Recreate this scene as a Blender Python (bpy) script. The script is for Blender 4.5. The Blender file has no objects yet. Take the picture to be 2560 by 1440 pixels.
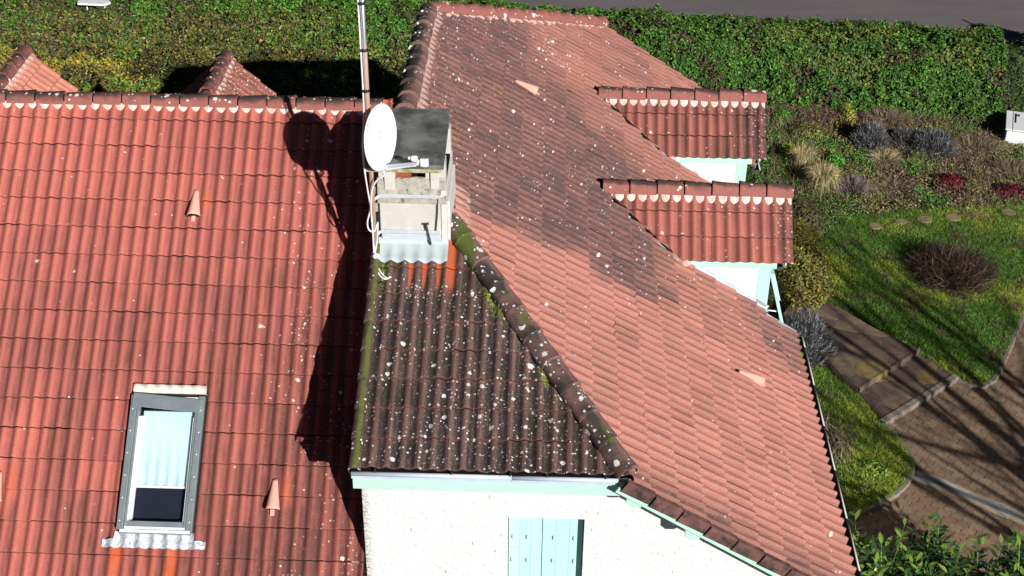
import bpy, bmesh, math, random
import numpy as np
from mathutils import Vector, Matrix

random.seed(7)
SC = bpy.context.scene
COL = SC.collection

# ------------------------------------------------------------------ camera
cam_d = bpy.data.cameras.new("camera")
cam_d.sensor_width = 36.0
cam_d.lens = 3480.0 / 2560.0 * 36.0
cam_d.clip_start = 0.1
cam_d.clip_end = 600.0
cam = bpy.data.objects.new("camera", cam_d)
COL.objects.link(cam)


def cam_matrix(pitch, yaw, roll, loc):
    p, y, r = math.radians(pitch), math.radians(yaw), math.radians(roll)
    W = np.array([[1, 0, 0], [0, -math.sin(p), math.cos(p)], [0, -math.cos(p), -math.sin(p)]])
    Rz = np.array([[math.cos(y), math.sin(y), 0], [-math.sin(y), math.cos(y), 0], [0, 0, 1]])
    Rr = np.array([[math.cos(r), math.sin(r), 0], [-math.sin(r), math.cos(r), 0], [0, 0, 1]])
    W = Rz @ W @ Rr
    c0, c1, c2 = W[:, 0], -W[:, 1], -W[:, 2]
    return Matrix(((c0[0], c1[0], c2[0], loc[0]), (c0[1], c1[1], c2[1], loc[1]),
                   (c0[2], c1[2], c2[2], loc[2]), (0, 0, 0, 1)))


cam.matrix_world = cam_matrix(33.04, -1.528, 0.599, (0, 0, 14.8))
SC.camera = cam

# ------------------------------------------------------------------ world, sun, exposure
SUN_AZ, SUN_EL = math.radians(149.0), math.radians(24.9)
world = bpy.data.worlds.new("World")
SC.world = world
world.use_nodes = True
wn = world.node_tree.nodes
sky = wn.new("ShaderNodeTexSky")
sky.sky_type = 'NISHITA'
sky.sun_disc = False
sky.sun_elevation = SUN_EL
sky.sun_rotation = SUN_AZ
sky.air_density = 0.15
sky.dust_density = 0.1
world.node_tree.links.new(sky.outputs[0], wn["Background"].inputs[0])
wn["Background"].inputs[1].default_value = 0.05

sun_d = bpy.data.lights.new("sun", 'SUN')
sun_d.energy = 5.0
sun_d.angle = math.radians(0.5)
sun_d.color = (1.0, 0.975, 0.94)
sun = bpy.data.objects.new("sun", sun_d)
COL.objects.link(sun)
sdir = Vector((math.sin(SUN_AZ) * math.cos(SUN_EL), math.cos(SUN_AZ) * math.cos(SUN_EL), math.sin(SUN_EL)))
sun.rotation_euler = sdir.to_track_quat('Z', 'Y').to_euler()
sun.location = sdir * 60

SC.view_settings.view_transform = 'Standard'
SC.view_settings.look = 'None'
SC.view_settings.exposure = 0.33
SC.view_settings.gamma = 1.0

# ------------------------------------------------------------------ geometry of the house (metres, ground z = 0)
TA, TE, TC, TN = math.tan(math.radians(38.9)), math.tan(math.radians(32.7)), math.tan(math.radians(24.4)), math.tan(math.radians(32.7))
YR = 14.936                      # main ridge
XR = -1.70                       # wing ridge
ZA = lambda y: 6.9018 + TA * (y - 14.0303)
ZE = lambda x: 5.82 - TE * (x - 0.87)
ZC = lambda y: 5.82 + TC * (y - 10.52)
HK = TE / TC                     # plan slope of the hips
PITCH, GAUGE = 0.15, 0.339


# ------------------------------------------------------------------ helpers
def tag(o, label=None, cat=None, group=None, kind=None):
    if label: o["label"] = label
    if cat: o["category"] = cat
    if group: o["group"] = group
    if kind: o["kind"] = kind
    return o


BASE = {}


def link(o, parent=None):
    COL.objects.link(o)
    if parent is not None:
        o.parent = parent
        BASE[o.name] = BASE.get(parent.name, Vector((0, 0, 0)))
    return o


def empty(name, loc):
    o = bpy.data.objects.new(name, None)
    o.empty_display_size = 0.2
    o.location = loc
    COL.objects.link(o)
    BASE[o.name] = Vector(loc)
    return o


def finish(name, me, mat, parent=None, base=None):
    """link a mesh whose vertices are in world space; its origin becomes the thing's base"""
    if parent is not None:
        b = BASE.get(parent.name, Vector((0, 0, 0)))
    else:
        b = Vector(base) if base is not None else Vector((0, 0, 0))
    if b.length > 0:
        me.transform(Matrix.Translation(-b))
    if mat is not None:
        me.materials.append(mat)
    o = bpy.data.objects.new(name, me)
    if parent is None:
        o.location = b
        COL.objects.link(o)
        BASE[o.name] = b
    else:
        link(o, parent)
    return o


class MB:
    def __init__(s):
        s.v, s.f, s.sm = [], [], []

    def add(s, vs, fs, smooth=False):
        n = len(s.v)
        s.v += [tuple(v) for v in vs]
        s.f += [tuple(i + n for i in f) for f in fs]
        s.sm += [smooth] * len(fs)
        return s

    def obox(s, c, ax, ay, az):
        c, ax, ay, az = Vector(c), Vector(ax), Vector(ay), Vector(az)
        vs = [c + ax * i + ay * j + az * k for k in (-1, 1) for j in (-1, 1) for i in (-1, 1)]
        fs = [(0, 2, 3, 1), (4, 5, 7, 6), (0, 1, 5, 4), (2, 6, 7, 3), (0, 4, 6, 2), (1, 3, 7, 5)]
        if ax.cross(ay).dot(az) < 0: fs = [f[::-1] for f in fs]
        return s.add(vs, fs)

    def box(s, x0, x1, y0, y1, z0, z1):
        return s.obox(((x0 + x1) / 2, (y0 + y1) / 2, (z0 + z1) / 2), ((x1 - x0) / 2, 0, 0), (0, (y1 - y0) / 2, 0), (0, 0, (z1 - z0) / 2))

    def bar(s, a, b, w, h, up=(0, 0, 1)):
        a, b, up = Vector(a), Vector(b), Vector(up)
        d = (b - a); L = d.length; d.normalize()
        side = d.cross(up).normalized(); u = side.cross(d).normalized()
        return s.obox((a + b) / 2, d * L / 2, side * w / 2, u * h / 2)

    def poly(s, pts, flip=False):
        f = tuple(range(len(pts)))
        return s.add(pts, [f[::-1] if flip else f])

    def prism(s, pts, off):
        """extrude a planar polygon by a vector"""
        off = Vector(off); n = len(pts)
        a = [Vector(p) for p in pts]; b = [p + off for p in a]
        nn = Vector((0, 0, 0))
        for i in range(n): nn += a[i].cross(a[(i + 1) % n])
        fl = nn.dot(off) > 0
        fs = [tuple(range(n)), tuple(range(2 * n - 1, n - 1, -1))]
        fs += [(i, n + i, n + (i + 1) % n, (i + 1) % n) for i in range(n)]
        if fl: fs = [f[::-1] for f in fs]
        return s.add(a + b, fs)

    def tube(s, path, r, n=8, cap=True):
        path = [Vector(p) for p in path]
        m = len(path)
        rs = r if isinstance(r, (list, tuple)) else [r] * m
        vs, fs = [], []
        ref = None
        for i, p in enumerate(path):
            d = (path[min(i + 1, m - 1)] - path[max(i - 1, 0)])
            if d.length < 1e-9: d = Vector((0, 0, 1))
            d.normalize()
            if ref is None:
                ref = d.orthogonal().normalized()
            ref = (ref - d * ref.dot(d))
            ref = ref.normalized() if ref.length > 1e-6 else d.orthogonal().normalized()
            b = d.cross(ref)
            for k in range(n):
                a = 2 * math.pi * k / n
                vs.append(p + (ref * math.cos(a) + b * math.sin(a)) * rs[i])
        for i in range(m - 1):
            for k in range(n):
                k2 = (k + 1) % n
                fs.append((i * n + k, i * n + k2, (i + 1) * n + k2, (i + 1) * n + k))
        if cap:
            fs.append(tuple(range(n))[::-1]); fs.append(tuple((m - 1) * n + k for k in range(n)))
        return s.add(vs, fs, True)

    def lathe(s, c, axis, prof, n=24):
        """prof: list of (radius, offset along axis)"""
        c, axis = Vector(c), Vector(axis).normalized()
        e1 = axis.orthogonal().normalized(); e2 = axis.cross(e1)
        vs, fs = [], []
        for r, h in prof:
            for k in range(n):
                a = 2 * math.pi * k / n
                vs.append(c + axis * h + (e1 * math.cos(a) + e2 * math.sin(a)) * r)
        for i in range(len(prof) - 1):
            for k in range(n):
                k2 = (k + 1) % n
                fs.append((i * n + k, i * n + k2, (i + 1) * n + k2, (i + 1) * n + k))
        return s.add(vs, fs, True)

    def build(s, name, mat, parent=None, base=None, bevel=0.0):
        me = bpy.data.meshes.new(name)
        me.from_pydata(s.v, [], s.f)
        for p, q in zip(me.polygons, s.sm): p.use_smooth = q
        me.update()
        o = finish(name, me, mat, parent, base)
        if bevel > 0:
            m = o.modifiers.new("edge", 'BEVEL'); m.width = bevel; m.segments = 2
            m.limit_method = 'ANGLE'; m.angle_limit = math.radians(40)
        return o


def np_mesh(name, V, F, attrs=None, uv=None, smooth=True):
    """V (n,3); F (m,k) with equal k; attrs {name:(n,4)}; uv (n,2)"""
    V = np.asarray(V, np.float32); F = np.asarray(F, np.int32)
    me = bpy.data.meshes.new(name)
    me.vertices.add(len(V)); me.vertices.foreach_set("co", V.ravel())
    m, k = F.shape
    me.loops.add(m * k); me.loops.foreach_set("vertex_index", F.ravel())
    me.polygons.add(m)
    me.polygons.foreach_set("loop_start", np.arange(0, m * k, k, dtype=np.int32))
    me.polygons.foreach_set("loop_total", np.full(m, k, np.int32))
    me.polygons.foreach_set("use_smooth", np.full(m, smooth))
    me.update(calc_edges=True)
    if uv is not None:
        l = me.uv_layers.new(name="tile")
        l.data.foreach_set("uv", np.asarray(uv, np.float32)[F.ravel()].ravel())
    for an, av in (attrs or {}).items():
        a = me.attributes.new(an, 'FLOAT_COLOR', 'POINT')
        a.data.foreach_set("color", np.asarray(av, np.float32).ravel())
    return me


def _hash(ix, iy, seed):
    h = (ix * 374761393 + iy * 668265263 + seed * 974634521) & 0xFFFFFFFF
    h = ((h ^ (h >> 13)) * 1274126177) & 0xFFFFFFFF
    return ((h ^ (h >> 16)) & 0xFFFF) / 65535.0


def vnoise(x, y, seed=0):
    x, y = np.asarray(x, float), np.asarray(y, float)
    ix, iy = np.floor(x).astype(np.int64), np.floor(y).astype(np.int64)
    fx, fy = x - ix, y - iy
    fx, fy = fx * fx * (3 - 2 * fx), fy * fy * (3 - 2 * fy)
    a, b = _hash(ix, iy, seed), _hash(ix + 1, iy, seed)
    c, d = _hash(ix, iy + 1, seed), _hash(ix + 1, iy + 1, seed)
    return (a * (1 - fx) + b * fx) * (1 - fy) + (c * (1 - fx) + d * fx) * fy


def fbm(x, y, seed=0, o=4):
    r, a, t = 0, 0.5, 0
    for i in range(o):
        r = r + a * vnoise(np.asarray(x) * 2 ** i, np.asarray(y) * 2 ** i, seed + i * 17); t += a; a *= .5
    return r / t


def sstep(a, b, x):
    t = np.clip((np.asarray(x, float) - a) / (b - a), 0, 1)
    return t * t * (3 - 2 * t)


# ------------------------------------------------------------------ materials
class NT:
    def __init__(s, name):
        s.m = bpy.data.materials.new(name); s.m.use_nodes = True
        s.t = s.m.node_tree; s.n = s.t.nodes; s.bsdf = s.n["Principled BSDF"]

    def put(s, sock, v):
        if isinstance(v, bpy.types.NodeSocket): s.t.links.new(v, sock)
        elif isinstance(v, (tuple, list)) and len(v) == 3 and sock.type == 'RGBA': sock.default_value = (*v, 1)
        else: sock.default_value = v

    def math(s, op, a, b=0.0, c=None, clamp=False):
        n = s.n.new("ShaderNodeMath"); n.operation = op; n.use_clamp = clamp
        s.put(n.inputs[0], a); s.put(n.inputs[1], b)
        if c is not None: s.put(n.inputs[2], c)
        return n.outputs[0]

    def mul(s, a, b): return s.math('MULTIPLY', a, b)
    def add(s, a, b): return s.math('ADD', a, b)
    def sub(s, a, b): return s.math('SUBTRACT', a, b)

    def ramp(s, x, lo, hi, a=0.0, b=1.0, smooth=True):
        n = s.n.new("ShaderNodeMapRange"); n.clamp = True
        if smooth: n.interpolation_type = 'SMOOTHSTEP'
        s.put(n.inputs["Value"], x)
        for k, v in (("From Min", lo), ("From Max", hi), ("To Min", a), ("To Max", b)): s.put(n.inputs[k], v)
        return n.outputs[0]

    def mix(s, f, a, b, mode='MIX'):
        n = s.n.new("ShaderNodeMix"); n.data_type = 'RGBA'; n.blend_type = mode; n.clamp_factor = True
        s.put(n.inputs[0], f); s.put(n.inputs[6], a); s.put(n.inputs[7], b)
        return n.outputs[2]

    def noise(s, vec, scale, detail=3.0, rough=0.55, dim='3D'):
        n = s.n.new("ShaderNodeTexNoise"); n.noise_dimensions = dim
        if vec is not None: s.put(n.inputs["Vector"], vec)
        s.put(n.inputs["Scale"], scale); s.put(n.inputs["Detail"], detail); s.put(n.inputs["Roughness"], rough)
        return n.outputs[0]

    def voro(s, vec, scale, feature='F1', dim='3D', rand=1.0):
        n = s.n.new("ShaderNodeTexVoronoi"); n.feature = feature; n.voronoi_dimensions = dim
        s.put(n.inputs["Vector"], vec); s.put(n.inputs["Scale"], scale)
        if "Randomness" in n.inputs: s.put(n.inputs["Randomness"], rand)
        return n

    def white(s, vec, dim='3D'):
        n = s.n.new("ShaderNodeTexWhiteNoise"); n.noise_dimensions = dim
        s.put(n.inputs["Vector"], vec)
        return n

    def obj(s):
        if not hasattr(s, "_tc"): s._tc = s.n.new("ShaderNodeTexCoord")
        return s._tc.outputs["Object"]

    def uv(s):
        if not hasattr(s, "_tc"): s._tc = s.n.new("ShaderNodeTexCoord")
        return s._tc.outputs["UV"]

    def sep(s, v):
        n = s.n.new("ShaderNodeSeparateXYZ"); s.put(n.inputs[0], v); return n.outputs

    def comb(s, x, y, z=0.0):
        n = s.n.new("ShaderNodeCombineXYZ")
        s.put(n.inputs[0], x); s.put(n.inputs[1], y); s.put(n.inputs[2], z); return n.outputs[0]

    def vscale(s, v, sc):
        n = s.n.new("ShaderNodeVectorMath"); n.operation = 'MULTIPLY'
        s.put(n.inputs[0], v); n.inputs[1].default_value = sc; return n.outputs[0]

    def attr(s, name):
        n = s.n.new("ShaderNodeAttribute"); n.attribute_name = name; return n

    def bump(s, h, strength=0.5, dist=0.01):
        n = s.n.new("ShaderNodeBump"); s.put(n.inputs["Height"], h)
        n.inputs["Strength"].default_value = strength; n.inputs["Distance"].default_value = dist
        s.t.links.new(n.outputs[0], s.bsdf.inputs["Normal"])

    def out(s, color, rough=0.8, spec=0.25, metal=0.0):
        s.put(s.bsdf.inputs["Base Color"], color); s.put(s.bsdf.inputs["Roughness"], rough)
        s.put(s.bsdf.inputs["Specular IOR Level"], spec); s.put(s.bsdf.inputs["Metallic"], metal)
        return s.m


def spots(N, vec2, scale, density, rmin, rmax, dim='2D', edge=0.012, seedv=0.0):
    """round irregular spots (lichen): per-cell random radius, some cells empty"""
    w = N.noise(vec2, scale * 2.6, 3.0, 0.65)
    density = N.mul(density, N.ramp(N.noise(vec2, 3.1 + scale * .05, 3.0, 0.6), 0.36, 0.60, 0.15, 1.5))
    v = N.voro(vec2, scale, 'F1', dim)
    d = N.add(v.outputs["Distance"], N.mul(N.sub(w, 0.5), 0.42))
    c = N.sep(v.outputs["Color"])
    rad = N.ramp(c[0], 0, 1, rmin, rmax, False)
    on = N.math('LESS_THAN', c[1], density)
    inside = N.ramp(N.sub(rad, d), 0.0, 0.06, 0, 1)
    return N.mul(inside, on)


def tile_material(name, clean1, clean2, dirt, pan_dirt_shade=0.5, lich=(0.72, 0.68, 0.62), pale=(0.5, 0.4, 0.36), v0=0.0, lipc=(0.05, 0.02, 0.015), big=0.35):
    N = NT(name)
    uv = N.uv(); u, v, _ = N.sep(uv)
    wear = N.attr("wear"); dark, lic, moss = N.sep(wear.outputs["Vector"]); clean = wear.outputs["Alpha"]
    tid = N.comb(N.math('FLOOR', N.math('DIVIDE', u, PITCH * 2)), N.math('FLOOR', N.math('DIVIDE', N.sub(v, v0), GAUGE)))
    rt = N.sep(N.white(tid, '2D').outputs["Color"])
    ph = N.math('FRACT', N.add(N.math('DIVIDE', u, PITCH), 0.5))
    crest = N.ramp(N.math('ABSOLUTE', N.sub(ph, 0.5)), 0.12, 0.34, 1, 0)
    n1 = N.noise(uv, 9.0, 5.0, 0.65, '2D'); n2 = N.noise(uv, 95.0, 3.0, 0.7, '2D'); n3 = N.noise(uv, 2.2, 4.0, 0.6, '2D')
    streak = N.noise(N.vscale(uv, (26, 2.4, 1)), 1.0, 4.0, 0.65, '2D')
    base = N.mix(N.ramp(N.add(N.mul(rt[0], 0.6), N.mul(n3, 0.7)), 0.25, 1.0), clean1, clean2)
    base = N.mix(N.ramp(n1, 0.3, 0.75, 0, 0.35), base, pale, 'MIX')
    base = N.mix(N.ramp(n2, 0.44, 0.70, 0.0, 0.50), base, dirt)
    base = N.mix(N.mul(crest, N.ramp(n2, 0.56, 0.40, 0.0, 0.40)), base, pale)
    # grime: settles in the pans over painted valley shade, streaks downhill, whole tiles differ
    pan = N.sub(1.0, crest)
    g = N.add(N.mul(dark, N.add(0.35, N.add(N.mul(n1, 0.5), N.mul(streak, 0.75)))),
              N.mul(N.mul(pan, pan_dirt_shade), N.ramp(N.add(N.mul(streak, 0.6), N.mul(n2, 0.5)), 0.35, 0.75, 0.25, 1.0)))
    g = N.add(g, N.mul(N.sub(rt[1], 0.5), 0.22))
    g = N.mul(g, N.sub(1.0, clean))
    base = N.mix(N.math('MULTIPLY', g, 0.92, clamp=True), base, dirt)
    # tile side joint and the dark line under each course: dirt, painted gap shade
    tu = N.math('FRACT', N.math('DIVIDE', N.add(u, 0.052), PITCH * 2))
    seam = N.ramp(N.math('ABSOLUTE', N.sub(tu, 0.5)), 0.487, 0.4965)
    base = N.mix(N.mul(seam, 0.55), base, (0.03, 0.02, 0.018))
    fv = N.math('FRACT', N.math('DIVIDE', N.sub(v, v0), GAUGE))
    lip = N.math('MAXIMUM', N.ramp(fv, 0.982, 0.994), N.ramp(fv, 0.040, 0.012))
    base = N.mix(N.mul(lip, N.ramp(n1, 0.25, 0.6, 0.2, 0.6)), base, lipc)
    orange = N.mix(n1, (0.50, 0.115, 0.04), (0.42, 0.07, 0.025))
    base = N.mix(N.mul(clean, N.ramp(n1, 0.2, 0.6, 0.55, 1)), base, orange)
    # moss and yellow lichen
    mossc = N.mix(N.ramp(N.noise(uv, 34, 3, 0.7, '2D'), 0.35, 0.66), (0.022, 0.036, 0.010), (0.20, 0.22, 0.035))
    base = N.mix(N.ramp(N.mul(moss, N.add(0.15, N.mul(1.35, N.noise(uv, 13.0, 5.0, 0.75, '2D')))), 0.46, 0.62), base, mossc)
    # pale grains and lichen rosettes
    s0 = spots(N, uv, 62.0, 0.30, 0.10, 0.42)
    base = N.mix(N.mul(s0, N.math('MULTIPLY', N.add(N.mul(lic, 0.85), 0.10), 1.0, clamp=True)), base, pale)
    s1 = spots(N, uv, 22.0, N.mul(lic, 0.75), 0.05, 0.30)
    s2 = spots(N, N.vscale(uv, (1.0, 1.0, 1.0)), 8.3, N.mul(lic, 0.42 * (0.35 + big)), 0.06, 0.24)
    s3 = spots(N, uv, 4.1, N.mul(N.math('POWER', lic, 2.0), 0.30 * big), 0.05, 0.17)
    s = N.math('MAXIMUM', N.math('MAXIMUM', N.mul(s1, N.ramp(n1, 0.35, 0.6, 0.2, 1)), s2), s3)
    lc = N.mix(N.noise(uv, 130, 2, 0.6, '2D'), lich, (0.50, 0.47, 0.42))
    base = N.mix(N.mul(s, 0.94), base, lc)
    N.bump(N.add(N.mul(n2, 0.7), N.add(N.mul(n1, 0.3), N.mul(s, 0.6))), 0.45, 0.004)
    return N.out(base, N.ramp(n1, 0.3, 0.7, 0.72, 0.92), 0.25)


M = {}
M["tile_main"] = tile_material("terracotta_tile_main", (0.57, 0.150, 0.108), (0.49, 0.124, 0.092), (0.130, 0.050, 0.042), 0.62, pale=(0.62, 0.21, 0.165), v0=-0.075, big=0.2)
M["tile_east"] = tile_material("terracotta_tile_east", (0.455, 0.182, 0.138), (0.38, 0.145, 0.112), (0.092, 0.056, 0.052), 0.62, lich=(0.72, 0.62, 0.55), pale=(0.58, 0.25, 0.19), lipc=(0.16, 0.06, 0.045), big=0.02, v0=-0.09)
M["tile_dormer"] = tile_material("terracotta_tile_dormer", (0.44, 0.135, 0.095), (0.36, 0.105, 0.078), (0.065, 0.040, 0.036), 0.50, pale=(0.47, 0.18, 0.14), v0=-0.035, big=0.2)
M["tile_hip"] = tile_material("terracotta_tile_hip", (0.29, 0.135, 0.115), (0.22, 0.105, 0.09), (0.036, 0.028, 0.024), 0.95, lich=(0.86, 0.85, 0.80), pale=(0.27, 0.19, 0.17), lipc=(0.15, 0.045, 0.03), big=0.75)


def ridge_material(name, c1, c2, dirt, top_dark, lich):
    N = NT(name); o = N.obj()
    t = N.attr("wear"); dark, lic, moss = N.sep(t.outputs["Vector"])
    n1 = N.noise(o, 8, 5, 0.65); n2 = N.noise(o, 90, 3, 0.7)
    base = N.mix(n1, c1, c2)
    base = N.mix(N.ramp(n2, 0.45, 0.72, 0, 0.35), base, dirt)
    g = N.ramp(N.add(dark, N.mul(N.sub(N.add(N.mul(n1, 0.7), N.mul(n2, 0.3)), 0.5), 1.1)), 0.25, 0.75, 0, 0.93)
    base = N.mix(N.mul(g, top_dark), base, dirt)
    mossc = N.mix(N.noise(o, 60, 2), (0.03, 0.055, 0.01), (0.17, 0.19, 0.04))
    base = N.mix(N.ramp(N.mul(moss, N.add(0.15, N.mul(1.35, N.noise(o, 13, 5, 0.75)))), 0.46, 0.62), base, mossc)
    s1 = spots(N, o, 20, N.mul(lic, 0.6), 0.08, 0.38, '3D'); s2 = spots(N, o, 7.0, N.mul(lic, 0.60), 0.10, 0.34, '3D')
    s = N.math('MAXIMUM', s1, s2)
    base = N.mix(N.mul(s, 0.95), base, lich)
    N.bump(N.add(N.mul(n2, 0.9), N.mul(n1, 1.5)), 0.7, 0.010)
    return N.out(base, 0.85, 0.25)


M["ridge_red"] = ridge_material("ridge_tile_red", (0.36, 0.13, 0.105), (0.27, 0.10, 0.085), (0.045, 0.035, 0.03), 1.0, (0.74, 0.66, 0.6))
M["ridge_dark"] = ridge_material("ridge_tile_dark", (0.27, 0.135, 0.112), (0.18, 0.11, 0.095), (0.040, 0.036, 0.032), 1.0, (0.78, 0.77, 0.72))


def simple(name, c1, c2, scale=6.0, rough=0.7, spec=0.3, metal=0.0, bump=0.0, bscale=60.0, bdist=0.004, stain=None):
    N = NT(name); o = N.obj()
    base = N.mix(N.ramp(N.noise(o, scale, 5, 0.6), 0.3, 0.7), c1, c2)
    if stain:
        c, s, lo, hi = stain
        base = N.mix(N.ramp(N.noise(o, s, 6, 0.7), lo, hi), base, c)
    if bump: N.bump(N.noise(o, bscale, 4, 0.6), bump, bdist)
    return N.out(base, rough, spec, metal)


def wall_material():
    N = NT("white_roughcast"); o = N.obj(); x, y, z = N.sep(o); x = N.add(x, 0.5)
    n = N.noise(o, 26, 5, 0.62); n2 = N.noise(o, 9, 3, 0.5)
    base = N.mix(N.ramp(n, 0.3, 0.6), (0.60, 0.597, 0.58), (0.735, 0.73, 0.715))
    fl = N.voro(N.vscale(o, (1, 1, 0.4)), 17.0); c = N.sep(fl.outputs["Color"])
    fleck = N.mul(N.math('LESS_THAN', fl.outputs["Distance"], 0.17), N.math('LESS_THAN', c[0], 0.16))
    base = N.mix(N.mul(fleck, 0.75), base, (0.32, 0.30, 0.26))
    # weathered edge on the south-west corner of the wing
    e = N.mul(N.ramp(x, -1.70, -1.81, 0, 1), N.ramp(N.noise(o, 30, 5, 0.75), 0.40, 0.62))
    base = N.mix(e, base, (0.16, 0.145, 0.12))
    N.bump(N.add(n, N.mul(n2, 1.2)), 0.5, 0.03)
    return N.out(base, 0.95, 0.1)


M["wall"] = wall_material()


def cheek_material():
    N = NT("white_cheek_render"); o = N.obj(); x, y, z = N.sep(o); x = N.add(x, 0.5)
    n = N.noise(o, 30, 4)
    h = N.sub(z, N.sub(5.82, N.mul(N.sub(x, 0.87), TE)))          # height above the tiles: splash dirt
    f = N.mul(N.ramp(h, 0.02, 0.30, 1, 0), N.ramp(N.noise(o, 42, 5, 0.75), 0.55, 0.62))
    base = N.mix(f, N.mix(n, (0.78, 0.77, 0.74), (0.86, 0.85, 0.83)), (0.07, 0.06, 0.045))
    N.bump(n, 0.4, 0.006)
    return N.out(base, 0.9, 0.1)


M["cheek"] = cheek_material()


def wood_material(name, c1, c2, axis=(3, 3, 40)):
    N = NT(name); o = N.obj()
    g = N.noise(N.vscale(o, axis), 1.0, 5, 0.6); n = N.noise(o, 3, 4)
    base = N.mix(N.ramp(N.add(N.mul(g, 0.6), N.mul(n, 0.4)), 0.35, 0.65), c1, c2)
    cr = N.noise(N.vscale(o, (2.5, 2.5, 60)), 1.0, 2, 0.5)
    base = N.mix(N.ramp(cr, 0.70, 0.74, 0, 0.5), base, (0.10, 0.13, 0.11))
    N.bump(g, 0.2, 0.002)
    return N.out(base, 0.55, 0.35)


M["teal"] = wood_material("pale_green_painted_wood", (0.47, 0.74, 0.61), (0.42, 0.69, 0.56))
M["shutter"] = wood_material("turquoise_painted_shutter", (0.47, 0.77, 0.70), (0.42, 0.73, 0.66), (40, 40, 2.0))
M["zinc"] = simple("pale_grey_zinc", (0.52, 0.58, 0.64), (0.62, 0.67, 0.72), 9, 0.45, 0.5, 0.25, stain=((0.32, 0.34, 0.36), 14, 0.60, 0.75))
M["gutter"] = simple("pale_blue_grey_gutter", (0.45, 0.52, 0.62), (0.52, 0.59, 0.68), 7, 0.4, 0.5)
M["gutter_dark"] = simple("grimy_shaded_gutter", (0.035, 0.033, 0.03), (0.07, 0.065, 0.06), 12, 0.8)  # near-black trough: grime plus the shade inside it, put into the colour
M["gutter_lip"] = simple("weathered_gutter_lip", (0.55, 0.54, 0.52), (0.66, 0.65, 0.63), 12, 0.6)
M["mortar"] = simple("pink_mortar", (0.50, 0.30, 0.245), (0.62, 0.44, 0.38), 16, 0.95, 0.1, bump=0.5, bscale=70, stain=((0.36, 0.22, 0.18), 22, 0.58, 0.8))
M["mortar_white"] = simple("white_mortar", (0.56, 0.38, 0.32), (0.78, 0.68, 0.62), 9, 0.95, 0.1, bump=0.4, bscale=70, stain=((0.40, 0.22, 0.17), 11, 0.56, 0.72))
M["dish"] = simple("white_dish_paint", (0.74, 0.75, 0.75), (0.78, 0.79, 0.79), 4, 0.4, 0.4, stain=((0.58, 0.58, 0.56), 5, 0.60, 0.8))
M["white_plastic"] = simple("white_plastic", (0.80, 0.80, 0.78), (0.84, 0.84, 0.82), 8, 0.45, 0.4)
M["galv"] = simple("galvanised_steel", (0.72, 0.73, 0.74), (0.62, 0.63, 0.65), 18, 0.28, 0.5, 0.95)
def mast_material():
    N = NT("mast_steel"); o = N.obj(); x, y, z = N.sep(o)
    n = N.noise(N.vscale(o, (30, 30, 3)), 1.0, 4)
    f = N.mul(N.ramp(N.add(z, N.mul(n, 0.5)), 3.15, 2.55), 0.85)  # lower pole: the roof's pink reflection painted into the steel colour
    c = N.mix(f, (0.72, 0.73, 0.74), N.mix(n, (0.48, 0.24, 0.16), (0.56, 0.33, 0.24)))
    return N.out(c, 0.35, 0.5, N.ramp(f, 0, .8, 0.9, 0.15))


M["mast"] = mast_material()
M["black_rubber"] = simple("black_plastic", (0.012, 0.012, 0.013), (0.02, 0.02, 0.021), 12, 0.6)
M["dark_metal"] = simple("dark_steel", (0.05, 0.055, 0.06), (0.03, 0.032, 0.035), 20, 0.5, 0.5, 0.3)
M["interior"] = simple("hollow_shade", (0.008, 0.008, 0.008), (0.012, 0.011, 0.01), 4, 0.9, 0.1)  # near-black colour standing in for shade in gaps and hollows
M["brick"] = simple("red_brick", (0.36, 0.09, 0.05), (0.26, 0.07, 0.045), 30, 0.9, 0.1, bump=0.4)
M["render"] = simple("cream_chimney_render", (0.50, 0.48, 0.43), (0.58, 0.56, 0.505), 7, 0.95, 0.1, bump=0.5, bscale=50, bdist=0.006, stain=((0.30, 0.28, 0.24), 18, 0.60, 0.74))
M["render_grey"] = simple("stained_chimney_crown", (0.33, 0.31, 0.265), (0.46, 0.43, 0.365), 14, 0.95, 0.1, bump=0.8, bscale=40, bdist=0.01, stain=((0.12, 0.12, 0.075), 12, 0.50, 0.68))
M["cap"] = simple("weathered_concrete_cap", (0.06, 0.066, 0.064), (0.23, 0.235, 0.22), 3.2, 0.9, 0.2, bump=0.5, bscale=90, stain=((0.21, 0.22, 0.20), 30, 0.60, 0.70))
M["flash"] = simple("pale_metal_flashing", (0.40, 0.47, 0.485), (0.48, 0.53, 0.53), 5, 0.5, 0.4, 0.1, stain=((0.42, 0.40, 0.36), 9, 0.62, 0.8))
M["cream_metal"] = simple("cream_painted_flashing", (0.66, 0.57, 0.48), (0.74, 0.66, 0.57), 6, 0.6)
M["lead"] = simple("crinkled_lead_apron", (0.50, 0.53, 0.58), (0.66, 0.69, 0.74), 22, 0.5, 0.5, 0.3, bump=1.0, bscale=24, bdist=0.02, stain=((0.16, 0.11, 0.10), 20, 0.56, 0.70))
M["frame_grey"] = simple("grey_aluminium_frame", (0.20, 0.235, 0.25), (0.25, 0.285, 0.30), 6, 0.42, 0.5, 0.3, stain=((0.33, 0.34, 0.33), 30, 0.66, 0.75))
M["frame_white"] = simple("white_window_lining", (0.78, 0.80, 0.80), (0.83, 0.84, 0.84), 6, 0.5)
M["blind"] = simple("pale_blue_blind", (0.46, 0.63, 0.72), (0.52, 0.68, 0.76), 3, 0.85, 0.1)
M["vent"] = simple("plain_terracotta_vent", (0.76, 0.40, 0.32), (0.69, 0.35, 0.275), 8, 0.85, 0.15, bump=0.2)
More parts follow.
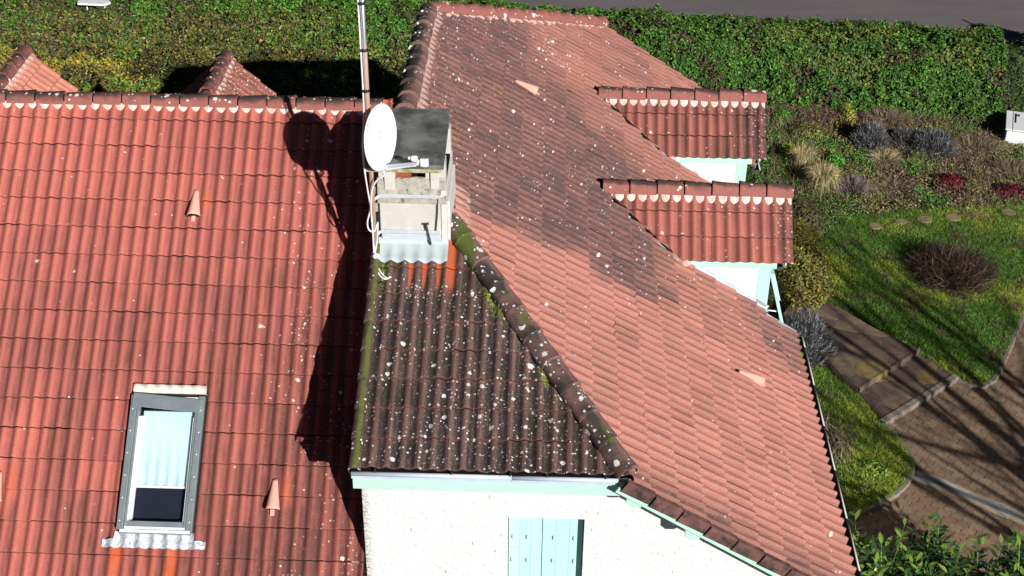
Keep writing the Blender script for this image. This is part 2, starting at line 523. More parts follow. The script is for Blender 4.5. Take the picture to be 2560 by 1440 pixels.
M["verge"] = simple("dark_verge_tile", (0.20, 0.085, 0.07), (0.08, 0.045, 0.038), 6, 0.75, 0.35, bump=0.3, bscale=80, stain=((0.035, 0.028, 0.025), 7, 0.45, 0.65))


def glass_material():
    N = NT("window_glass")
    b = N.bsdf
    b.inputs["Base Color"].default_value = (0.9, 0.95, 1, 1); b.inputs["Roughness"].default_value = 0.02
    b.inputs["Transmission Weight"].default_value = 1.0; b.inputs["IOR"].default_value = 1.45
    tr = N.n.new("ShaderNodeBsdfTransparent"); gl = N.n.new("ShaderNodeBsdfGlossy"); gl.inputs[1].default_value = 0.02
    fr = N.n.new("ShaderNodeFresnel"); fr.inputs[0].default_value = 1.5
    mx = N.n.new("ShaderNodeMixShader")
    N.t.links.new(fr.outputs[0], mx.inputs[0]); N.t.links.new(tr.outputs[0], mx.inputs[1]); N.t.links.new(gl.outputs[0], mx.inputs[2])
    N.t.links.new(mx.outputs[0], N.n["Material Output"].inputs[0])
    return N.m


M["glass"] = glass_material()


def leaf_material(name, rough=0.45, spec=0.4, trans=0.25):
    N = NT(name); a = N.attr("tint")
    N.out(a.outputs["Color"], rough, spec)
    tl = N.n.new("ShaderNodeBsdfTranslucent"); N.put(tl.inputs[0], a.outputs["Color"])
    mx = N.n.new("ShaderNodeMixShader"); mx.inputs[0].default_value = trans
    N.t.links.new(N.bsdf.outputs[0], mx.inputs[1]); N.t.links.new(tl.outputs[0], mx.inputs[2])
    N.t.links.new(mx.outputs[0], N.n["Material Output"].inputs[0])
    return N.m


M["leaf"] = leaf_material("leaf_matt", 0.5, 0.35, 0.22)
M["leaf_gloss"] = leaf_material("leaf_glossy", 0.16, 1.0, 0.12)
M["twig"] = leaf_material("twig_bark", 0.85, 0.1, 0.0)
M["hedge_core"] = simple("hedge_inner_twigs", (0.014, 0.019, 0.008), (0.024, 0.022, 0.011), 9, 0.95, 0.0, bump=0.8, bscale=25, bdist=0.05)


def ground_material():
    N = NT("garden_soil"); o = N.obj()
    a = N.noise(o, 1.3, 5, 0.6); b = N.noise(o, 11, 5, 0.7); c = N.noise(o, 70, 3, 0.7)
    base = N.mix(N.ramp(b, 0.35, 0.65), (0.055, 0.036, 0.024), (0.12, 0.085, 0.055))
    base = N.mix(N.ramp(a, 0.45, 0.62), base, N.mix(c, (0.035, 0.055, 0.015), (0.09, 0.10, 0.035)))
    base = N.mix(N.ramp(c, 0.62, 0.72), base, (0.20, 0.155, 0.10))
    N.bump(N.add(b, c), 0.9, 0.04)
    return N.out(base, 0.95, 0.1)


def lawn_material():
    N = NT("lawn_turf"); o = N.obj()
    a = N.noise(o, 1.1, 4, 0.55); b = N.noise(o, 9, 5, 0.7); c = N.noise(o, 60, 3, 0.7)
    base = N.mix(N.ramp(a, 0.35, 0.65), (0.035, 0.075, 0.016), (0.085, 0.125, 0.02))
    base = N.mix(N.ramp(b, 0.5, 0.75), base, (0.075, 0.065, 0.03))
    base = N.mix(N.ramp(c, 0.4, 0.75), base, (0.02, 0.035, 0.008))
    N.bump(N.add(b, N.mul(c, 1.5)), 1.0, 0.05)
    return N.out(base, 0.9, 0.15)


def asphalt_material():
    N = NT("road_asphalt"); o = N.obj()
    a = N.noise(N.vscale(o, (0.25, 1.4, 1)), 1.0, 4); c = N.noise(o, 90, 2)
    base = N.mix(N.ramp(a, 0.3, 0.7), (0.125, 0.11, 0.115), (0.155, 0.138, 0.14))
    base = N.mix(N.ramp(c, 0.45, 0.75, 0, 0.5), base, (0.21, 0.19, 0.19))
    N.bump(c, 0.4, 0.01)
    return N.out(base, 0.9, 0.2)


def paver_material():
    N = NT("interlocking_pavers"); o = N.obj()
    m = N.n.new("ShaderNodeMapping"); N.put(m.inputs[0], o); m.inputs["Rotation"].default_value = (0, 0, math.radians(20.0))
    x, y, _ = N.sep(m.outputs[0])
    RW, CW = 0.145, 0.205
    row = N.math('FLOOR', N.math('DIVIDE', y, RW)); fy = N.math('FRACT', N.math('DIVIDE', y, RW))
    sh = N.mul(N.math('MODULO', N.math('ABSOLUTE', row), 2.0), 0.5)
    zig = N.mul(N.math('SIGN', N.sub(N.math('PINGPONG', N.mul(fy, 2.0), 1.0), 0.5)), 0.055)
    zz = N.mul(N.math('SINE', N.mul(fy, 6.283)), 0.07)
    fx = N.math('FRACT', N.add(N.add(N.math('DIVIDE', x, CW), sh), zz))
    col = N.math('FLOOR', N.add(N.add(N.math('DIVIDE', x, CW), sh), zz))
    jx = N.ramp(N.math('ABSOLUTE', N.sub(fx, 0.5)), 0.455, 0.485)
    jy = N.ramp(N.math('ABSOLUTE', N.sub(fy, 0.5)), 0.465, 0.495)
    r = N.sep(N.white(N.comb(col, row), '2D').outputs["Color"])
    a = N.noise(o, 1.2, 5, 0.65); b = N.noise(o, 14, 4, 0.7); c = N.noise(o, 120, 2)
    base = N.mix(N.ramp(N.add(N.mul(r[0], 0.45), N.mul(a, 0.6)), 0.25, 0.85), (0.20, 0.125, 0.082), (0.29, 0.205, 0.13))
    base = N.mix(N.mul(N.ramp(r[1], 0.6, 1.0), 0.5), base, (0.235, 0.115, 0.085))
    base = N.mix(N.ramp(b, 0.42, 0.75, 0, 0.6), base, (0.085, 0.065, 0.045))
    base = N.mix(N.ramp(c, 0.5, 0.75, 0, 0.35), base, (0.30, 0.24, 0.18))
    brk = N.ramp(N.noise(o, 8, 3), 0.38, 0.55, 0.35, 1)
    j = N.math('MAXIMUM', N.mul(jx, 0.92), N.mul(jy, 0.22))
    base = N.mix(N.mul(j, brk), base, (0.03, 0.027, 0.02))
    N.bump(N.sub(N.mul(c, 0.3), j), 0.6, 0.006)
    return N.out(base, 0.85, 0.2)


def flag_material():
    N = NT("flagstone_paving"); o = N.obj()
    w = N.n.new("ShaderNodeVectorMath"); w.operation = 'ADD'
    nz = N.n.new("ShaderNodeTexNoise"); nz.inputs["Scale"].default_value = 3.0; N.put(nz.inputs["Vector"], o)
    sc = N.vscale(nz.outputs["Color"], (0.18, 0.18, 0)); N.put(w.inputs[0], N.vscale(o, (1, 1, 0))); N.put(w.inputs[1], sc)
    v = N.voro(w.outputs[0], 2.2, 'F1', '2D', 0.95); e = N.voro(w.outputs[0], 2.2, 'DISTANCE_TO_EDGE', '2D', 0.95)
    c = N.sep(v.outputs["Color"])
    n = N.noise(o, 8, 5, 0.65)
    a = N.mix(N.ramp(c[0], 0.25, 0.75), (0.13, 0.085, 0.068), (0.19, 0.14, 0.09))
    a = N.mix(N.ramp(c[1], 0.60, 0.66, 0, .8), a, (0.085, 0.055, 0.052))
    a = N.mix(N.ramp(c[2], 0.80, 0.84, 0, .8), a, (0.24, 0.165, 0.06))
    a = N.mix(N.ramp(n, 0.4, 0.75, 0, 0.55), a, (0.05, 0.04, 0.034))
    base = N.mix(N.ramp(e.outputs["Distance"], 0.012, 0.03, 0.55, 0), a, (0.14, 0.12, 0.09))
    N.bump(N.add(N.mul(n, 0.5), N.ramp(e.outputs["Distance"], 0.0, 0.05)), 0.5, 0.01)
    return N.out(base, 0.6, 0.35)


M["ground"] = ground_material(); M["lawn"] = lawn_material(); M["asphalt"] = asphalt_material()
M["pavers"] = paver_material(); M["flag"] = flag_material()
M["kerb"] = simple("concrete_kerb", (0.20, 0.17, 0.135), (0.28, 0.24, 0.20), 10, 0.9, 0.15, bump=0.5, bscale=60, stain=((0.09, 0.075, 0.055), 14, 0.5, 0.7))
M["stone"] = simple("ochre_stepping_stone", (0.24, 0.175, 0.095), (0.31, 0.235, 0.14), 6, 0.8, 0.2, bump=0.4, bscale=40, stain=((0.10, 0.085, 0.05), 12, 0.55, 0.72))
M["grate"] = simple("galvanised_grate", (0.46, 0.48, 0.50), (0.38, 0.40, 0.42), 14, 0.4, 0.5, 0.6)
M["moss"] = simple("bright_moss", (0.06, 0.085, 0.012), (0.12, 0.13, 0.025), 40, 0.95, 0.0, bump=1.0, bscale=80, bdist=0.02)
M["cabinet"] = simple("white_painted_cabinet", (0.74, 0.75, 0.77), (0.80, 0.81, 0.82), 5, 0.5, 0.3, stain=((0.45, 0.45, 0.44), 9, 0.62, 0.8))
M["bark"] = simple("tree_bark", (0.06, 0.045, 0.035), (0.10, 0.08, 0.06), 12, 0.95, 0.05, bump=0.8)


# ------------------------------------------------------------------ tile fields
def wave(u):
    x = np.asarray(u) / PITCH + 0.5
    x = x - np.floor(x) - 0.5                    # 0 on the roll, +-0.5 in the pan
    q = 1 - 2 * np.abs(x)                        # 1 on the roll, 0 in the pan
    return 0.052 * (0.62 * q * q + 0.38 * (0.5 - 0.5 * np.cos(np.pi * q))) * (1 - 0.22 * np.clip((q - 0.72) / 0.28, 0, 1) ** 2)


def tile_field(name, O, U, D, u0, nt, nc, mat, parent, wearfn, cuts=(), v0=0.0, seed=1, step=0.027, holes=(), jit=1.0, amp=1.0):
    """rows of two-roll tiles. O origin at (u=0,v=0), U across, D downhill; cuts = [(point, outward normal)]"""
    rng = np.random.default_rng(seed)
    O, U, D = np.array(O, float), np.array(U, float), np.array(D, float)
    Nn = np.cross(U, D)
    if Nn[2] < 0: Nn = -Nn
    TW = PITCH * 2
    su = np.concatenate([np.linspace(0, 1, 21)])
    sv = np.array([0.0, 0.45, 0.93, 0.980, 0.995, 1.0])
    nu, nv = len(su), len(sv)
    VV, UVs, FF = [], [], []
    gu, gv = np.meshgrid(su, sv)
    idx = np.arange(nu * nv).reshape(nv, nu)
    quads = np.stack([idx[:-1, :-1], idx[:-1, 1:], idx[1:, 1:], idx[1:, :-1]], -1).reshape(-1, 4)
    k = 0
    for j in range(nc):
        for i in range(nt):
            uu = u0 + (i + gu) * TW
            dv = rng.normal(0, 0.0028) * jit; tilt = rng.normal(0, 0.0022) * jit; dh = abs(rng.normal(0, 0.0016)) * jit
            skew = rng.normal(0, 0.0022) * jit
            vv = v0 + (j + gv) * GAUGE + (dv + skew * (gu - .5)) * np.clip(gv * 1.4, 0, 1)
            h = amp * wave(uu) + step * np.clip(gv, 0, 1) + dh + tilt * (gu - 0.5)
            h = h - np.where(gv > 0.979, np.where(gv > 0.99, 0.005, 0.0012), 0)
            h = np.where(gv > 0.999, amp * wave(uu) - 0.012, h)
            vv = vv - np.where(gv > 0.999, 0.008, 0)
            ue = u0 + (i + np.clip(gu, 0.002, 0.998)) * TW
            P = O + ue[..., None] * U + vv[..., None] * D + h[..., None] * Nn
            VV.append(P.reshape(-1, 3))
            UVs.append(np.stack([ue, v0 + (j + np.clip(gv, 0.001, 0.999)) * GAUGE], -1).reshape(-1, 2))
            FF.append(quads + k); k += nu * nv
    V = np.concatenate(VV); uv = np.concatenate(UVs); F = np.concatenate(FF)
    w = np.stack(np.broadcast_arrays(*wearfn(uv[:, 0], uv[:, 1], V)), -1)
    if np.dot(np.cross(V[F[0, 1]] - V[F[0, 0]], V[F[0, 2]] - V[F[0, 0]]), Nn) < 0: F = F[:, ::-1]
    me = np_mesh(name, V, F, {"wear": np.clip(w, 0, 1)}, uv, True)
    if len(cuts) or len(holes):
        bm = bmesh.new(); bm.from_mesh(me)
        for co, no in cuts:
            bmesh.ops.bisect_plane(bm, geom=bm.verts[:] + bm.edges[:] + bm.faces[:], plane_co=co, plane_no=no, clear_outer=True, dist=1e-5)
        for hole in holes:          # list of planes whose common inside is removed
            for co, no in hole:
                bmesh.ops.bisect_plane(bm, geom=bm.verts[:] + bm.edges[:] + bm.faces[:], plane_co=co, plane_no=no, dist=1e-5)
            dead = [f for f in bm.faces if all((f.calc_center_median() - Vector(co)).dot(Vector(no)) < 0 for co, no in hole)]
            bmesh.ops.delete(bm, geom=dead, context='FACES')
        bm.to_mesh(me); bm.free()
    for e in me.edges:
        pass
    me.update()
    return finish(name, me, mat, parent)


def ridge_run(name, A, B, mat, parent, side=None, w=0.10, h=0.06, gauge=0.347, wearfn=None, lift=0.0, round_=False, seed=3, over=0.012, drop=0.0, flip=False):
    """a run of overlapping ridge tiles from A to B, one mesh"""
    rng = np.random.default_rng(seed)
    A, B = Vector(A), Vector(B)
    if flip: A, B = B, A
    d = (B - A); L = d.length; d.normalize()
    sd = Vector(side).normalized() if side is not None else d.cross(Vector((0, 0, 1))).normalized()
    up = sd.cross(d).normalized()
    if up.z < 0: up = -up
    if round_:
        prof = [(math.cos(a) * w, math.sin(a) * h) for a in np.linspace(-0.15, math.pi + 0.15, 17)]
    else:
        prof = [(w, -h * .75), (w * .985, -h * .6), (w * .60, h * .62), (w * .42, h * .88), (w * .2, h * .98), (0, h), (-w * .2, h * .98), (-w * .42, h * .88), (-w * .60, h * .62), (-w * .985, -h * .6), (-w, -h * .75)]
    V, F, W = [], [], []
    n = max(1, int(round(L / gauge)))
    g = L / n
    m = len(prof)
    for i in range(n):
        a = A + d * (g * i - (0.02 * (i > 0) if round_ else -0.004)); b = A + d * (g * (i + 1) - (0.004 if round_ else 0.012))
        j1 = rng.normal(0, 0.0035); j2 = rng.normal(0, 0.004); ro = rng.normal(0, 0.012)
        tone = rng.random()
        secs = [(a, 0.96, -over * .4), (a + (b - a) * .5, 1.0, 0.0), (b - d * 0.035, 1.03, over * .6), (b - d * 0.012, 1.05, over), (b, 1.03, over * .8), (b, 0.90, over * .2 - 0.008), (b - d * .03, 0.88, over * .2 - 0.01)]
        base = len(V)
        for p, s, o in secs:
            for (x, y) in prof:
                q = p + sd * (x * s + j1 + ro * y) + up * (y * s + lift + o + j2 + ro * x)
                V.append(q); W.append((x / w, y / h, tone))
        for k in range(len(secs) - 1):
            for c in range(m - 1):
                F.append((base + k * m + c, base + k * m + c + 1, base + (k + 1) * m + c + 1, base + (k + 1) * m + c))
    V = np.array(V); W = np.array(W); F = np.array(F)
    wr = wearfn(V, W) if wearfn else (np.full(len(V), .4), np.full(len(V), .3), np.zeros(len(V)), np.zeros(len(V)))
    if np.dot(np.cross(V[F[5][1]] - V[F[5][0]], V[F[5][2]] - V[F[5][0]]), np.array(up)) < 0: F = F[:, ::-1]
    me = np_mesh(name, V, F, {"wear": np.clip(np.stack(np.broadcast_arrays(*wr), -1), 0, 1)}, None, True)
    me.attributes  # keep
    o = finish(name, me, mat, parent)
    md = o.modifiers.new("edge", 'EDGE_SPLIT'); md.split_angle = math.radians(50)
    if not round_:
        mc = MB()
        q = A - d * 0.0
        mc.prism([q + sd * (x * .86) + up * (y * .80 - .012 + lift) for x, y in prof], d * (L - .03))
        mc.build("gap_shade", M["interior"], parent)  # black core painted as the shade in the gaps between ridge tiles
    return o


# ================================================================== SETTING
def sheet(name, pts, z, mat, sub=0):
    me = bpy.data.meshes.new(name)
    me.from_pydata([(x, y, z) for x, y in pts], [], [tuple(range(len(pts)))])
    me.update()
    if me.polygons[0].normal.z < 0: me.flip_normals()
    o = finish(name, me, mat)
    o["kind"] = "structure"
    return o


def arc(c, r, a0, a1, n=10):
    return [(c[0] + r * math.cos(math.radians(a0 + (a1 - a0) * i / n)), c[1] + r * math.sin(math.radians(a0 + (a1 - a0) * i / n))) for i in range(n + 1)]


sheet("ground", [(-250, -150), (250, -150), (250, 350), (-250, 350)], 0.0, M["ground"])
# the road runs a little askew behind the hedge
sheet("road", [(-120, 46.0), (120, 22.0), (120, 46.0), (-120, 70.0)], 0.02, M["asphalt"])

kerb_a = [(10.4, 25.4), (9.16, 22.25), (8.54, 21.02), (8.2, 20.35), (8.02, 20.06), (7.82, 19.90), (7.58, 19.90), (7.35, 20.10)]
lawn_n = [(5.60, 24.75), (6.1, 25.35), (6.67, 25.85), (8.0, 26.15), (9.31, 26.3), (10.35, 26.6), (13, 27.2), (13, 26.0)]
path_n = [(5.41, 22.25), (5.7, 21.93), (6.13, 21.42), (6.81, 20.75), (7.34, 20.11)]
path_s = [(5.14, 20.31), (5.32, 19.84), (5.54, 19.51), (5.81, 18.74)]
kerb_b = [(5.81, 18.74), (5.97, 18.42), (6.08, 18.08), (6.12, 17.80), (6.05, 17.48), (5.90, 17.20), (5.68, 16.95), (5.25, 16.62), (4.91, 16.44), (4.2, 16.1)]
sheet("driveway", [(2.96, 8.0), (26, 8.0), (26, 20.0), (10.4, 25.3), (9.16, 22.2), (8.5, 20.95), (8.1, 20.1), (7.6, 19.82), (7.3, 20.05), (5.81, 18.7), (6.1, 17.8), (5.68, 16.92), (4.9, 16.4), (2.96, 15.8)], 0.012, M["pavers"])


def band(name, line, w, z0, z1, mat, kind="structure"):
    """a kerb: a raised strip following a polyline"""
    mb = MB(); pts = [Vector((x, y, 0)) for x, y in line]
    L, R = [], []
    for i, p in enumerate(pts):
        d = (pts[min(i + 1, len(pts) - 1)] - pts[max(i - 1, 0)]).normalized()
        n = Vector((-d.y, d.x, 0))
        L.append(p + n * w / 2); R.append(p - n * w / 2)
    n = len(pts)
    vs = [(p.x, p.y, z) for z in (z0, z1) for q in (L, R) for p in q]
    fs = []
    for i in range(n - 1):
        a, b, c, d = i, i + 1, n + i, n + i + 1
        fs += [(2 * n + a, 2 * n + c, 2 * n + d, 2 * n + b), (a, 2 * n + a, 2 * n + b, b), (c, d, 2 * n + d, 2 * n + c)]
    mb.add(vs, fs)
    o = mb.build(name, mat, bevel=0.012)
    if kind: o["kind"] = kind
    return o


band("kerb", kerb_a, 0.085, 0.0, 0.075, M["kerb"])
band("kerb", kerb_b, 0.085, 0.0, 0.075, M["kerb"])

# flagstone path with two shallow steps down to the drive
mb = MB()
mb.prism([(x, y, 0.0) for x, y in [(4.95, 22.6), (5.41, 22.25), (5.7, 21.93), (6.13, 21.42), (6.81, 20.75), (5.55, 19.54), (5.32, 19.84), (5.14, 20.31), (4.4, 21.6)]], (0, 0, 0.20))
path_hi = mb.build("path", M["flag"], bevel=0.012); path_hi["kind"] = "structure"
mb = MB()
mb.prism([(x, y, 0.0) for x, y in [(6.815, 20.745), (7.33, 20.11), (5.83, 18.79), (5.555, 19.535)]], (0, 0, 0.10))
path_lo = mb.build("path", M["flag"], bevel=0.01); path_lo["kind"] = "structure"
band("kerb", [(7.36, 20.10), (6.61, 19.44), (5.80, 18.73)], 0.13, 0.0, 0.115, M["kerb"])
band("kerb", [(6.83, 20.76), (5.53, 19.53)], 0.05, 0.02, 0.208, M["flag"])

LAWN = [(5.2, 22.55)] + path_n + kerb_a[::-1][1:] + [(13, 26.0), (13, 27.2)] + lawn_n[::-1][1:]
sheet("lawn", LAWN, 0.05, M["lawn"])
ISLE = [(3.4, 20.3), (5.14, 20.31), (5.32, 19.84), (5.54, 19.51)] + kerb_b + [(3.4, 15.9)]
sheet("lawn", ISLE, 0.05, M["lawn"])


def in_poly(x, y, poly):
    c = np.zeros(len(x), bool); n = len(poly)
    for i in range(n):
        x0, y0 = poly[i]; x1, y1 = poly[(i + 1) % n]
        t = ((y0 > y) != (y1 > y)) & (x < (x1 - x0) * (y - y0) / (y1 - y0 + 1e-12) + x0)
        c ^= t
    return c

# ================================================================== HOUSE
house = tag(empty("house", (0.5, 15.0, 0.0)), "white rendered house under red and dark mossy tiled roofs, with chimney, roof window and dormers", "house")


def wear_main(u, v, P):
    x, y = P[:, 0], P[:, 1]
    n = fbm(x * 0.9, v * 0.5, 3); n2 = fbm(x * 3.1, v * 0.7, 9)
    right = sstep(-5.5, -2.0, x); low = sstep(0.6, 4.5, v)
    dark = 0.07 + 0.34 * right * (0.35 + 0.65 * low) + 0.42 * low * sstep(0.25, 0.6, n2) + 0.28 * (n - 0.42)
    dark = dark + 0.25 * sstep(-3.0, -2.2, x) * sstep(2.5, 5, v) * n2
    lic = 0.02 + 0.25 * sstep(-3.1, -2.5, x) * sstep(0.42, 0.6, fbm(x * 2, v * 1.1, 5)) + 0.12 * sstep(-3.4, -2.2, x)
    lic = lic + 0.9 * sstep(0.16, 0.05, np.abs(x + 2.70)) * sstep(1.35, 1.7, v) * sstep(3.4, 2.6, v) * sstep(.35, .6, n2)
    moss = 0.55 * sstep(0.10, 0.03, np.abs(x + 2.42)) * sstep(0.6, 0.75, fbm(x * 8, v * 5, 8))
    clean = 0.95 * ((x > -4.55) & (x < -3.78) & (v > 5.22)) * sstep(0.40, 0.60, fbm(x * 9, v * 1.2, 4))
    clean = np.maximum(clean, 0.5 * sstep(0.10, 0.02, v - 0.10) * sstep(0.45, 0.7, fbm(x * 1.6, v, 14)))
    for vx, vy in ((-4.03, 13.9), (-2.84, 11.30), (-5.83, 11.30)):
        clean = np.maximum(clean, 0.45 * sstep(0.09, 0.05, np.abs(x - vx - 0.10)) * sstep(0.14, 0.09, np.abs(y - vy - 0.03)))
    return dark, lic, moss, clean


def wear_east(u, v, P):
    x, y = P[:, 0], P[:, 1]
    # tiles weather one by one, so the dirty field has a stepped edge
    tx = np.floor((v + 0.09) / GAUGE); ty = np.floor(u / (PITCH * 2))
    q = _hash(tx.astype(np.int64) + 50, ty.astype(np.int64) + 50, 6)
    xc = XR + (tx + 0.5) * GAUGE * math.cos(math.atan(TE)); yc = 10.0 + (ty + .5) * PITCH * 2
    xc = 0.5 * (xc + x); yc = 0.5 * (yc + y)
    edge = 13.50 + 0.26 * np.clip(xc + 1.0, 0, 3) + (q - 0.5) * 0.18 + 0.5 * (fbm(x * 2.2, y * 2.2, 44) - .5)
    fade = sstep(1.9, 1.1, xc + (q - .5) * .5 - 0.15 * np.clip(yc - 15, 0, 3))
    dark = sstep(-0.14, 0.22, yc - edge) * (0.24 + 0.58 * fade)
    dark = dark * (1 - 0.50 * sstep(17.6, 19.2, yc + 0.9 * (xc - 0.2)) * sstep(-0.55, 0.1, xc))
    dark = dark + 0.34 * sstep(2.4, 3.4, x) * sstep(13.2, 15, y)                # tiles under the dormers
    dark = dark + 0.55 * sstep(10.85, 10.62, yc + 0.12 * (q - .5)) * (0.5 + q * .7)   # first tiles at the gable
    dark = dark + 0.13 * (q > 0.93) + 0.32 * (fbm(x * 1.3, y * 1.3, 12) - 0.5)
    lic = 0.04 + 0.20 * dark + 0.70 * sstep(0.55, 0.15, np.hypot(x - 0.0, (y - 19.5) * 0.8)) + 0.18 * sstep(-0.6, -1.6, x)
    moss = 0.9 * sstep(0.5, 0.75, fbm(x * 7, y * 7, 33)) * sstep(0.66, 0.8, fbm(x * 1.7, y * 1.7, 31))
    moss = moss * (dark > .3)
    return dark, lic, moss, 0 * x


def wear_hip(u, v, P):
    x, y = P[:, 0], P[:, 1]
    n = fbm(x * 2, y * 2, 22)
    dark = 0.62 + 0.5 * (n - 0.5)
    lic = 0.50 + 0.65 * (fbm(x * 1.5, y * 1.2, 23) - 0.45) - 0.25 * sstep(12.3, 12.8, y)
    d = (x - 0.87) + (y - 10.52) / HK                      # distance from the hip (negative inside)
    moss = sstep(-0.50, -0.08, d) * (0.62 + 0.45 * sstep(11.6, 12.4, y)) * (0.15 + 1.5 * (fbm(x * 6, y * 3.5, 24) - .1)) * (0.55 + 0.9 * sstep(.42, .6, fbm(x * 2.3, y * 2.3, 28)))
    moss = moss + 0.5 * sstep(12.25, 12.6, y) * sstep(-0.95, -0.75, x) * sstep(0.4, .6, fbm(x * 9, y * 2, 27))
    ph = np.abs(((u / PITCH + 0.5) % 1.0) - 0.5)               # 0 on the crest, 0.5 in the pan
    pan = sstep(0.22, 0.42, ph)
    tip = 12.50 - 0.12 * (0.5 + 0.5 * np.sin(u * 40))
    clean = pan * sstep(0.0, 0.10, (y - tip) - 0.55 * (1 - sstep(0.26, 0.5, ph)) * .3) * (x > -1.52) * (x < -0.94) * (y < 12.85)
    clean = np.maximum(clean, 0.95 * sstep(0.06, 0.035, np.abs(x + 1.00)) * sstep(12.3, 12.55, y))
    yl = pan * sstep(12.02, 12.35, y) * (x < -1.1) * 0.62 * sstep(.3, .5, fbm(x * 6, y * 2.2, 41))
    moss = np.maximum(moss, yl)
    moss = np.maximum(moss, 0.75 * (x < -1.66) * sstep(12.0, 12.6, y))
    lic = np.where(clean > 0.3, 0.05, lic)
    return dark, lic, moss * (1 - 0.9 * sstep(.3, .6, clean)), clean


def wear_dormer(seed, dk):
    def f(u, v, P):
        n = fbm(u * 2.1, v * 1.6, seed); n2 = fbm(u * 9, v * 2.0, seed + 3)
        end = sstep(2.75, 3.1, np.abs(u))
        return (dk + 0.55 * (n - 0.5) + 0.35 * end + 0.3 * (n2 - .5), 0.09 + 0.42 * end + 0.12 * sstep(0.5, 0.7, n), 0 * u, 0 * u)
    return f


def wear_dormer_pale(u, v, P):
    n = fbm(u * 2.1, v * 1.6, 77)
    return 0.06 + 0.2 * (n - .5), 0.14 + 0 * u, 0 * u, 0 * u


def wear_dormer_lichen(u, v, P):
    n = fbm(u * 2.1, v * 1.6, 87)
    return 0.42 + 0.4 * (n - .5), 0.95 + 0 * u, 0 * u, 0 * u


# --- roof over the main wing (south and north slopes)
cA, sA = 1 / math.hypot(1, TA), TA / math.hypot(1, TA)
cN, sN = 1 / math.hypot(1, TN), TN / math.hypot(1, TN)
cE, sE = 1 / math.hypot(1, TE), TE / math.hypot(1, TE)
cC, sC = 1 / math.hypot(1, TC), TC / math.hypot(1, TC)
roof_main = tile_field("roof", (-8.432, YR, ZA(YR) - 0.02), (1, 0, 0), (0, -cA, -sA), -6.6, 45, 19, M["tile_main"], house, wear_main,
                       cuts=[((-1.83, 0, 0), (1, 0, 0))], v0=-0.075, seed=5, step=0.022, jit=1.1,
                       holes=[[((-4.445, 0, 0), (-1, 0, 0)), ((-3.715, 0, 0), (1, 0, 0)), ((0, 11.00, 0), (0, -1, 0)), ((0, 12.09, 0), (0, 1, 0))]])
roof_main["label"] = "red roof slope with a roof window"
roof_north = tile_field("roof", (-8.432, YR, ZA(YR) - 0.02), (1, 0, 0), (0, cN, -sN), -6.6, 45, 20, M["tile_main"], house, wear_main,
                        cuts=[((-1.83, 0, 0), (1, 0, 0))], seed=6)
roof_north["label"] = "roof slope behind the ridge"


def wear_ridge_main(V, W):
    n = fbm(V[:, 0] * 3, V[:, 1] * 9 + V[:, 2] * 7, 4)
    t = (W[:, 1] + 0.75) / 1.75
    back = sstep(0.35, 0.9, t) + 0.0 * n
    dark = 0.05 + 0.62 * sstep(0.45, 0.95, t) + 0.25 * (W[:, 2] - .5) + 0.3 * (n - .5)
    return dark, 0.18 + 0.42 * sstep(0.5, 0.9, t), 0 * n, 0 * n


rg = ridge_run("ridge", (-15.05, YR, ZA(YR) + 0.0), (-1.93, YR, ZA(YR) + 0.0), M["ridge_red"], roof_main, side=(0, 1, 0), w=0.105, h=0.062, gauge=0.347, wearfn=wear_ridge_main, seed=11)
mb = MB()
for s, t_ in ((-1, (cA, sA)), (1, (cN, sN))):
    y1 = YR + s * 0.126
    z1 = ZA(YR) - 0.126 * (TA if s < 0 else TN)
    nrm = Vector((0, s * t_[1], t_[0]))
    dn_ = Vector((0, s * t_[0], -t_[1])); o_ = Vector((-15.0, YR, ZA(YR)))
    a = o_ + dn_ * 0.02 + nrm * 0.034; p_ = o_ + dn_ * 0.125 + nrm * 0.026; b = o_ + dn_ * 0.166 + nrm * -0.006
    dx = Vector((13.1, 0, 0))
    mb.prism([a, p_, b, b - nrm * .04, a - nrm * .09], dx)
mb.build("mortar", M["mortar_white"], roof_main)

# --- wing: east slope, hipped south end, hipped north end, narrow west edge
HS = lambda x: 10.52 - HK * (x - 0.87)
HNy = lambda x: 21.95 + HK * (x - 0.87)
hip_n = Vector((-HK, -1, 0)).normalized(); hipn_n = Vector((-HK, 1, 0)).normalized()
notch1 = [((2.95, 0, 0), (-1, 0, 0)), ((0, 15.36, 0), (0, -1, 0)), ((0, 17.04, 0), (0, 1, 0))]
notch2 = [((2.95, 0, 0), (-1, 0, 0)), ((0, 18.30, 0), (0, -1, 0)), ((0, 19.98, 0), (0, 1, 0))]
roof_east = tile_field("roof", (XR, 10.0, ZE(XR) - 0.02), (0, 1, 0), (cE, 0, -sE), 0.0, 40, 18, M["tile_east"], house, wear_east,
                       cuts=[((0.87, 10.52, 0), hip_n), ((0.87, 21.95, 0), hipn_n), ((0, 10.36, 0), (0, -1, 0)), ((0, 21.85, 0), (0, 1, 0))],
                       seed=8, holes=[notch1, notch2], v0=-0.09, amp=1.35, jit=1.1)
roof_east["label"] = "long east slope, pale red below and grimy near the ridge"
roof_hip = tile_field("roof", (-1.80, 10.50, ZC(10.50) - 0.02), (1, 0, 0), (0, -cC, -sC), 0.0, 10, 12, M["tile_hip"], house, wear_hip,
                      cuts=[((0.87, 10.52, 0), -hip_n), ((0, 13.30, 0), (0, 1, 0))], v0=-12 * GAUGE, seed=9, jit=1.6)
roof_hip["label"] = "dark hip slope speckled with white lichen"
roof_hip_n = tile_field("roof", (-1.80, 22.03, ZC(10.44) - 0.02), (1, 0, 0), (0, cC, -sC), 0.0, 10, 12, M["tile_hip"], house, wear_hip,
                        cuts=[((0.87, 21.95, 0), -hipn_n)], v0=-12 * GAUGE, seed=10)
